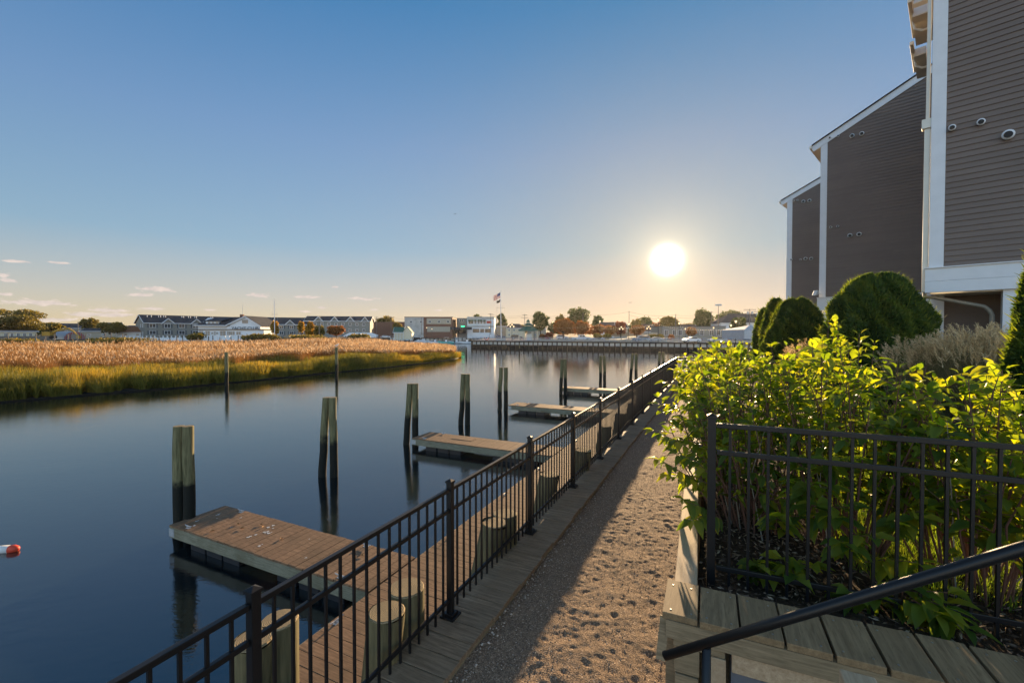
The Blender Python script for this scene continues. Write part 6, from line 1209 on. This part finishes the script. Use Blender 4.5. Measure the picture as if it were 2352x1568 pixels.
# ------------------------------------------------------------------ cars
def car(label, x, Y, kind, color, heading=0.0, rough=.25, cat='car', name='parked_car'):
    m_ = m_plain(name+'_paint', color, rough, .5, var=.02); c = at(x, 775, Y); th = thing(name, label, cat, group='vehicles parked beyond the far bulkhead'); f = Vector((math.cos(heading), math.sin(heading), 0)); s = Vector((-f.y, f.x, 0)); O = Vector((c.x, Y, LZ))
    prof = {'sedan': [(-2.2, .35), (-2.25, .75), (-2.1, .95), (-1.5, 1.02), (-1.0, 1.38), (.3, 1.42), (1.05, .98), (2.0, .88), (2.25, .65), (2.2, .35)],
            'suv': [(-2.3, .4), (-2.35, 1.0), (-2.1, 1.65), (-1.9, 1.75), (.4, 1.75), (1.05, 1.15), (2.15, 1.05), (2.35, .8), (2.3, .4)],
            'pickup': [(-2.9, .55), (-2.92, 1.15), (-.75, 1.18), (-.6, 1.85), (-.4, 1.92), (.9, 1.9), (1.45, 1.28), (2.7, 1.15), (2.9, .9), (2.85, .5)]}[kind]
    gl = {'sedan': [[(-1.35, 1.02), (-.95, 1.33), (.25, 1.36), (.85, 1.0)]], 'suv': [[(-2.0, 1.15), (-1.9, 1.62), (.35, 1.64), (.85, 1.15)]], 'pickup': [[(-.58, 1.25), (-.45, 1.8), (.15, 1.82), (.15, 1.25)], [(.25, 1.25), (.25, 1.82), (.85, 1.8), (1.3, 1.3)]]}[kind]
    w = .88 if kind == 'sedan' else .97
    mb = MB(); mb.prism([O+f*a+ZV*b-s*w for a, b in prof], s*2*w); mb.build('body', m_, th, bevel=.08)
    for g in gl:
        for sg in (-1, 1): mb = MB(); mb.prism([O+f*a+ZV*b+s*sg*(w+.004) for a, b in g], s*sg*.01); mb.build('window', M['glass'], th)
    L_ = 1.35 if kind != 'pickup' else 1.85
    for a in (-L_, L_-.05):
        for sg in (-1, 1):
            rr = .34 if kind == 'sedan' else .4; mb = MB(); mb.tube([O+f*a+s*sg*(w-.2)+ZV*rr, O+f*a+s*sg*(w+.02)+ZV*rr], rr, 16); wh = mb.build('wheel', M['canvas'], th); mb = MB(); mb.tube([O+f*a+s*sg*(w+.021)+ZV*rr, O+f*a+s*sg*(w+.03)+ZV*rr], rr*.6, 12); mb.build('rim', M['galv'], wh)
    fr = prof[-2][0]
    for sg in (-1, 1):
        mb = MB(); mb.box(O+f*(fr-.04)+s*sg*(w-.25)+ZV*.78, (.06, .16, .09), (f, s, ZV)); mb.build('headlight', M['hullw'], th); mb = MB(); mb.box(O+f*(prof[1][0]+.02)+s*sg*(w-.15)+ZV*.85, (.05, .1, .13), (f, s, ZV)); mb.build('tail_light', M['redpaint'], th)
W_ = (.70, .70, .70)
car('white crew-cab pickup truck facing right beyond the far bulkhead', 1334, 133, 'pickup', W_, .05, cat='pickup truck', name='pickup_truck')
car('white car half hidden behind the two round bushes', 1372, 131, 'sedan', W_, 3.1); car('blue-grey off-roader with a roof rack facing left', 1472, 121, 'suv', (.16, .20, .26), 3.1); car('silver car behind the low bushes under the sun', 1505, 119, 'sedan', (.40, .40, .40), 3.0)
car('white sedan glinting in the sun, right of the silver car', 1588, 111, 'sedan', W_, 3.2); car('grey sedan behind the leaf tips of the shrubs', 1648, 108, 'sedan', (.35, .37, .38), 3.2); car('dark estate car left of the gazebo', 1187, 172, 'suv', (.05, .055, .065), 0)
car('silver car on the quay behind the boats', 999, 240, 'sedan', (.45, .46, .48), .3); car('pale blue car behind the turquoise boat', 1038, 240, 'suv', (.35, .40, .50), .3); car('bluish car in front of the white restaurant', 1079, 236, 'suv', (.30, .33, .45), .2)
car('dark blue car right of the restaurant door', 1150, 215, 'sedan', (.10, .13, .2), 0); car('white van-like car behind the orange autumn tree', 1292, 165, 'suv', W_, 0); car('pale car at the hut beside the reeds', 885, 215, 'sedan', W_, .4)
# ------------------------------------------------------------------ lamp posts, string lights
M['lampglow'] = m_emit('lantern_glass', (1.0, .72, .40), 0.7); M['bulb'] = m_emit('warm_bulb', (1.0, .75, .45), 0.7)
def lamp(label, x, yt, Y, heads=1):
    p = at(x, yt, Y); th = thing('street_lamp', label, 'street lamp', group='black street lamps on the far waterfront'); mb = MB(); mb.tube([(p.x, Y, LZ), (p.x, Y, LZ+.5), (p.x, Y, LZ+.55), (p.x, Y, p.z-.9)], [.16, .13, .07, .05], 8); mb.build('pole', M['black'], th)
    for h in range(heads):
        dx = (0, -.55, .55)[h]; z = p.z-(.0 if h == 0 else .6); mb = MB(); mb.tube([(p.x+dx, Y, z-.75), (p.x+dx, Y, z-.28)], [.13, .24], 6); mb.build('lantern', M['lampglow'], th); mb = MB(); mb.tube([(p.x+dx, Y, z-.28), (p.x+dx, Y, z-.02), (p.x+dx, Y, z+.08)], [.3, .06, .02], 6); mb.build('lantern_cap', M['black'], th)
        if dx: mb = MB(); mb.tube([(p.x, Y, z-.95), (p.x+dx, Y, z-.85), (p.x+dx, Y, z-.75)], .03, 5); mb.build('bracket', M['black'], th)
for a in ((1176, 742, 141, 3, 'three-headed street lamp on the bulkhead right of the flagpole'), (1228, 744, 155, 1, 'street lamp right of the gazebo roof'), (1269, 736, 145, 1, 'street lamp before the largest orange tree'), (1378, 734.5, 130, 1, 'tall street lamp right of the pickup truck'), (1444, 740, 126, 1, 'street lamp at the foot of the middle utility pole'),
          (1427, 748, 150, 3, 'three-headed street lamp before the dark red tree'), (1512, 730, 118, 1, 'tallest street lamp just left of the sun'), (1560, 738, 116, 1, 'street lamp just right of the sun'), (1574, 752, 150, 1, 'small street lamp before the long low shop'), (1639, 749, 135, 1, 'street lamp left of the floodlight mast'),
          (1690, 733, 92, 1, 'nearest street lamp, over the shrub tips on the right'), (1679, 743, 115, 1, 'street lamp just left of the nearest one'), (1711, 752, 125, 1, 'small street lamp before the tent'), (980, 750, 210, 1, 'street lamp before the brick block'), (992, 753, 212, 1, 'second street lamp before the brick block'), (1124, 750, 205, 1, 'street lamp before the restaurant'), (1490, 747, 150, 3, 'three-headed street lamp right of the off-roader')):
    lamp(a[4], a[0], a[1], a[2], a[3])
bpy.context.view_layer.update()
th, p = pole('tall floodlight mast between the dark trees on the right', 1650, 701, 768, 150, .15, name='floodlight_mast', cat='light mast', group=None); mb = MB(); mb.box(p+ZV*.1, (1.0, .25, .28)); mb.build('floodlight_head', M['galv'], th)
for j, (xa, ya, Ya, xb, yb, Yb, nn, lb) in enumerate(((1228, 748, 150, 1378, 745, 140, 26, 'string of small festoon bulbs above the orange trees'), (1378, 748, 140, 1512, 742, 130, 26, 'string of small festoon bulbs over the middle of the car park'), (1512, 744, 130, 1640, 755, 135, 26, 'string of small festoon bulbs right of the sun'), (1380, 752, 135, 1500, 745, 125, 22, 'lower string of small festoon bulbs before the houses'), (1560, 748, 125, 1690, 752, 120, 22, 'string of small festoon bulbs before the long low shop'))):
    a, b = at(xa, ya, Ya), at(xb, yb, Yb); st = thing('string_lights', lb, 'string lights', group='festoon light strings'); mb = MB(); wire(mb, a, b, .9, .012); mb.build('cable', M['dark'], st)
    for k in range(nn): f = (k+.5)/nn; q = a.lerp(b, f)-ZV*(.9*4*f*(1-f)+.1); mb = MB(); mb.tube([q-ZV*.07, q+ZV*.07], [.05, .035], 6); mb.build('bulb', M['bulb'], st)
# aeroplanes
def plane(label, x, y, Y, L, hd):
    c = at(x, y, Y); th = thing('aeroplane', label, 'aeroplane'); f = Vector((math.cos(hd), math.sin(hd), -.04)).normalized(); s = f.cross(ZV).normalized()
    mb = MB(); mb.tube([c-f*L*.5, c-f*L*.3, c+f*L*.35, c+f*L*.5], [L*.015, L*.05, L*.05, L*.012], 10); mb.build('fuselage', M['canvas'], th, smooth=True)
    for sg in (-1, 1): mb = MB(); mb.prism([c+f*L*.1, c-f*L*.12+s*sg*L*.48, c-f*L*.17+s*sg*L*.48, c-f*L*.08], ZV*L*.015); mb.build('wing', M['canvas'], th)
    mb = MB(); mb.prism([c-f*L*.36, c-f*L*.48+ZV*L*.16, c-f*L*.53+ZV*L*.16, c-f*L*.48], s*L*.012); mb.build('tail_fin', M['canvas'], th)
plane('small airliner low in the sky left of the sun', 1447, 694.5, 3000, 26, 3.3); plane('tiny distant airliner high in the middle of the sky', 1045, 491.5, 4000, 26, 2.9)
# ------------------------------------------------------------------ thin warm haze over the harbour
hz = bpy.data.materials.new('haze'); hz.use_nodes = True; hz.node_tree.nodes.clear(); ho = hz.node_tree.nodes.new('ShaderNodeOutputMaterial'); hv = hz.node_tree.nodes.new('ShaderNodeVolumePrincipled')
hv.inputs['Color'].default_value = (0.95, 0.93, 0.90, 1); hv.inputs['Density'].default_value = 0.00006; hv.inputs['Anisotropy'].default_value = 0.6; hz.node_tree.links.new(hv.outputs[0], ho.inputs['Volume'])
mb = MB(); mb.box((0, 224, 11), (380, 240, 14)); o = mb.build('haze', hz); tag(o, 'thin warm evening haze over the harbour', 'haze', kind='stuff')
# ------------------------------------------------------------------ put every origin at the base of its thing
bpy.context.view_layer.update()
def _bb(o, acc):
    if o.type == 'MESH' and len(o.data.vertices):
        for c in o.bound_box: acc.append(o.matrix_world @ Vector(c))
    for ch in o.children: _bb(ch, acc)
for o in WT:
    acc = []; _bb(o, acc)
    if not acc: continue
    c = Vector(((min(p.x for p in acc)+max(p.x for p in acc))/2, (min(p.y for p in acc)+max(p.y for p in acc))/2, min(p.z for p in acc)))
    o.location = c
    for ch in o.children: ch.matrix_parent_inverse = Matrix.Translation(-c)
for o in list(SC.objects):
    if o.type == 'MESH' and o.parent is None and o.data.users == 1 and o.get('kind') != 'structure' and tuple(o.location) == (0, 0, 0):
        acc = []; _bb(o, acc)
        c = Vector(((min(p.x for p in acc)+max(p.x for p in acc))/2, (min(p.y for p in acc)+max(p.y for p in acc))/2, min(p.z for p in acc)))
        o.data.transform(Matrix.Translation(-c)); o.location = c
        for ch in o.children: ch.matrix_parent_inverse = Matrix.Translation(-c)
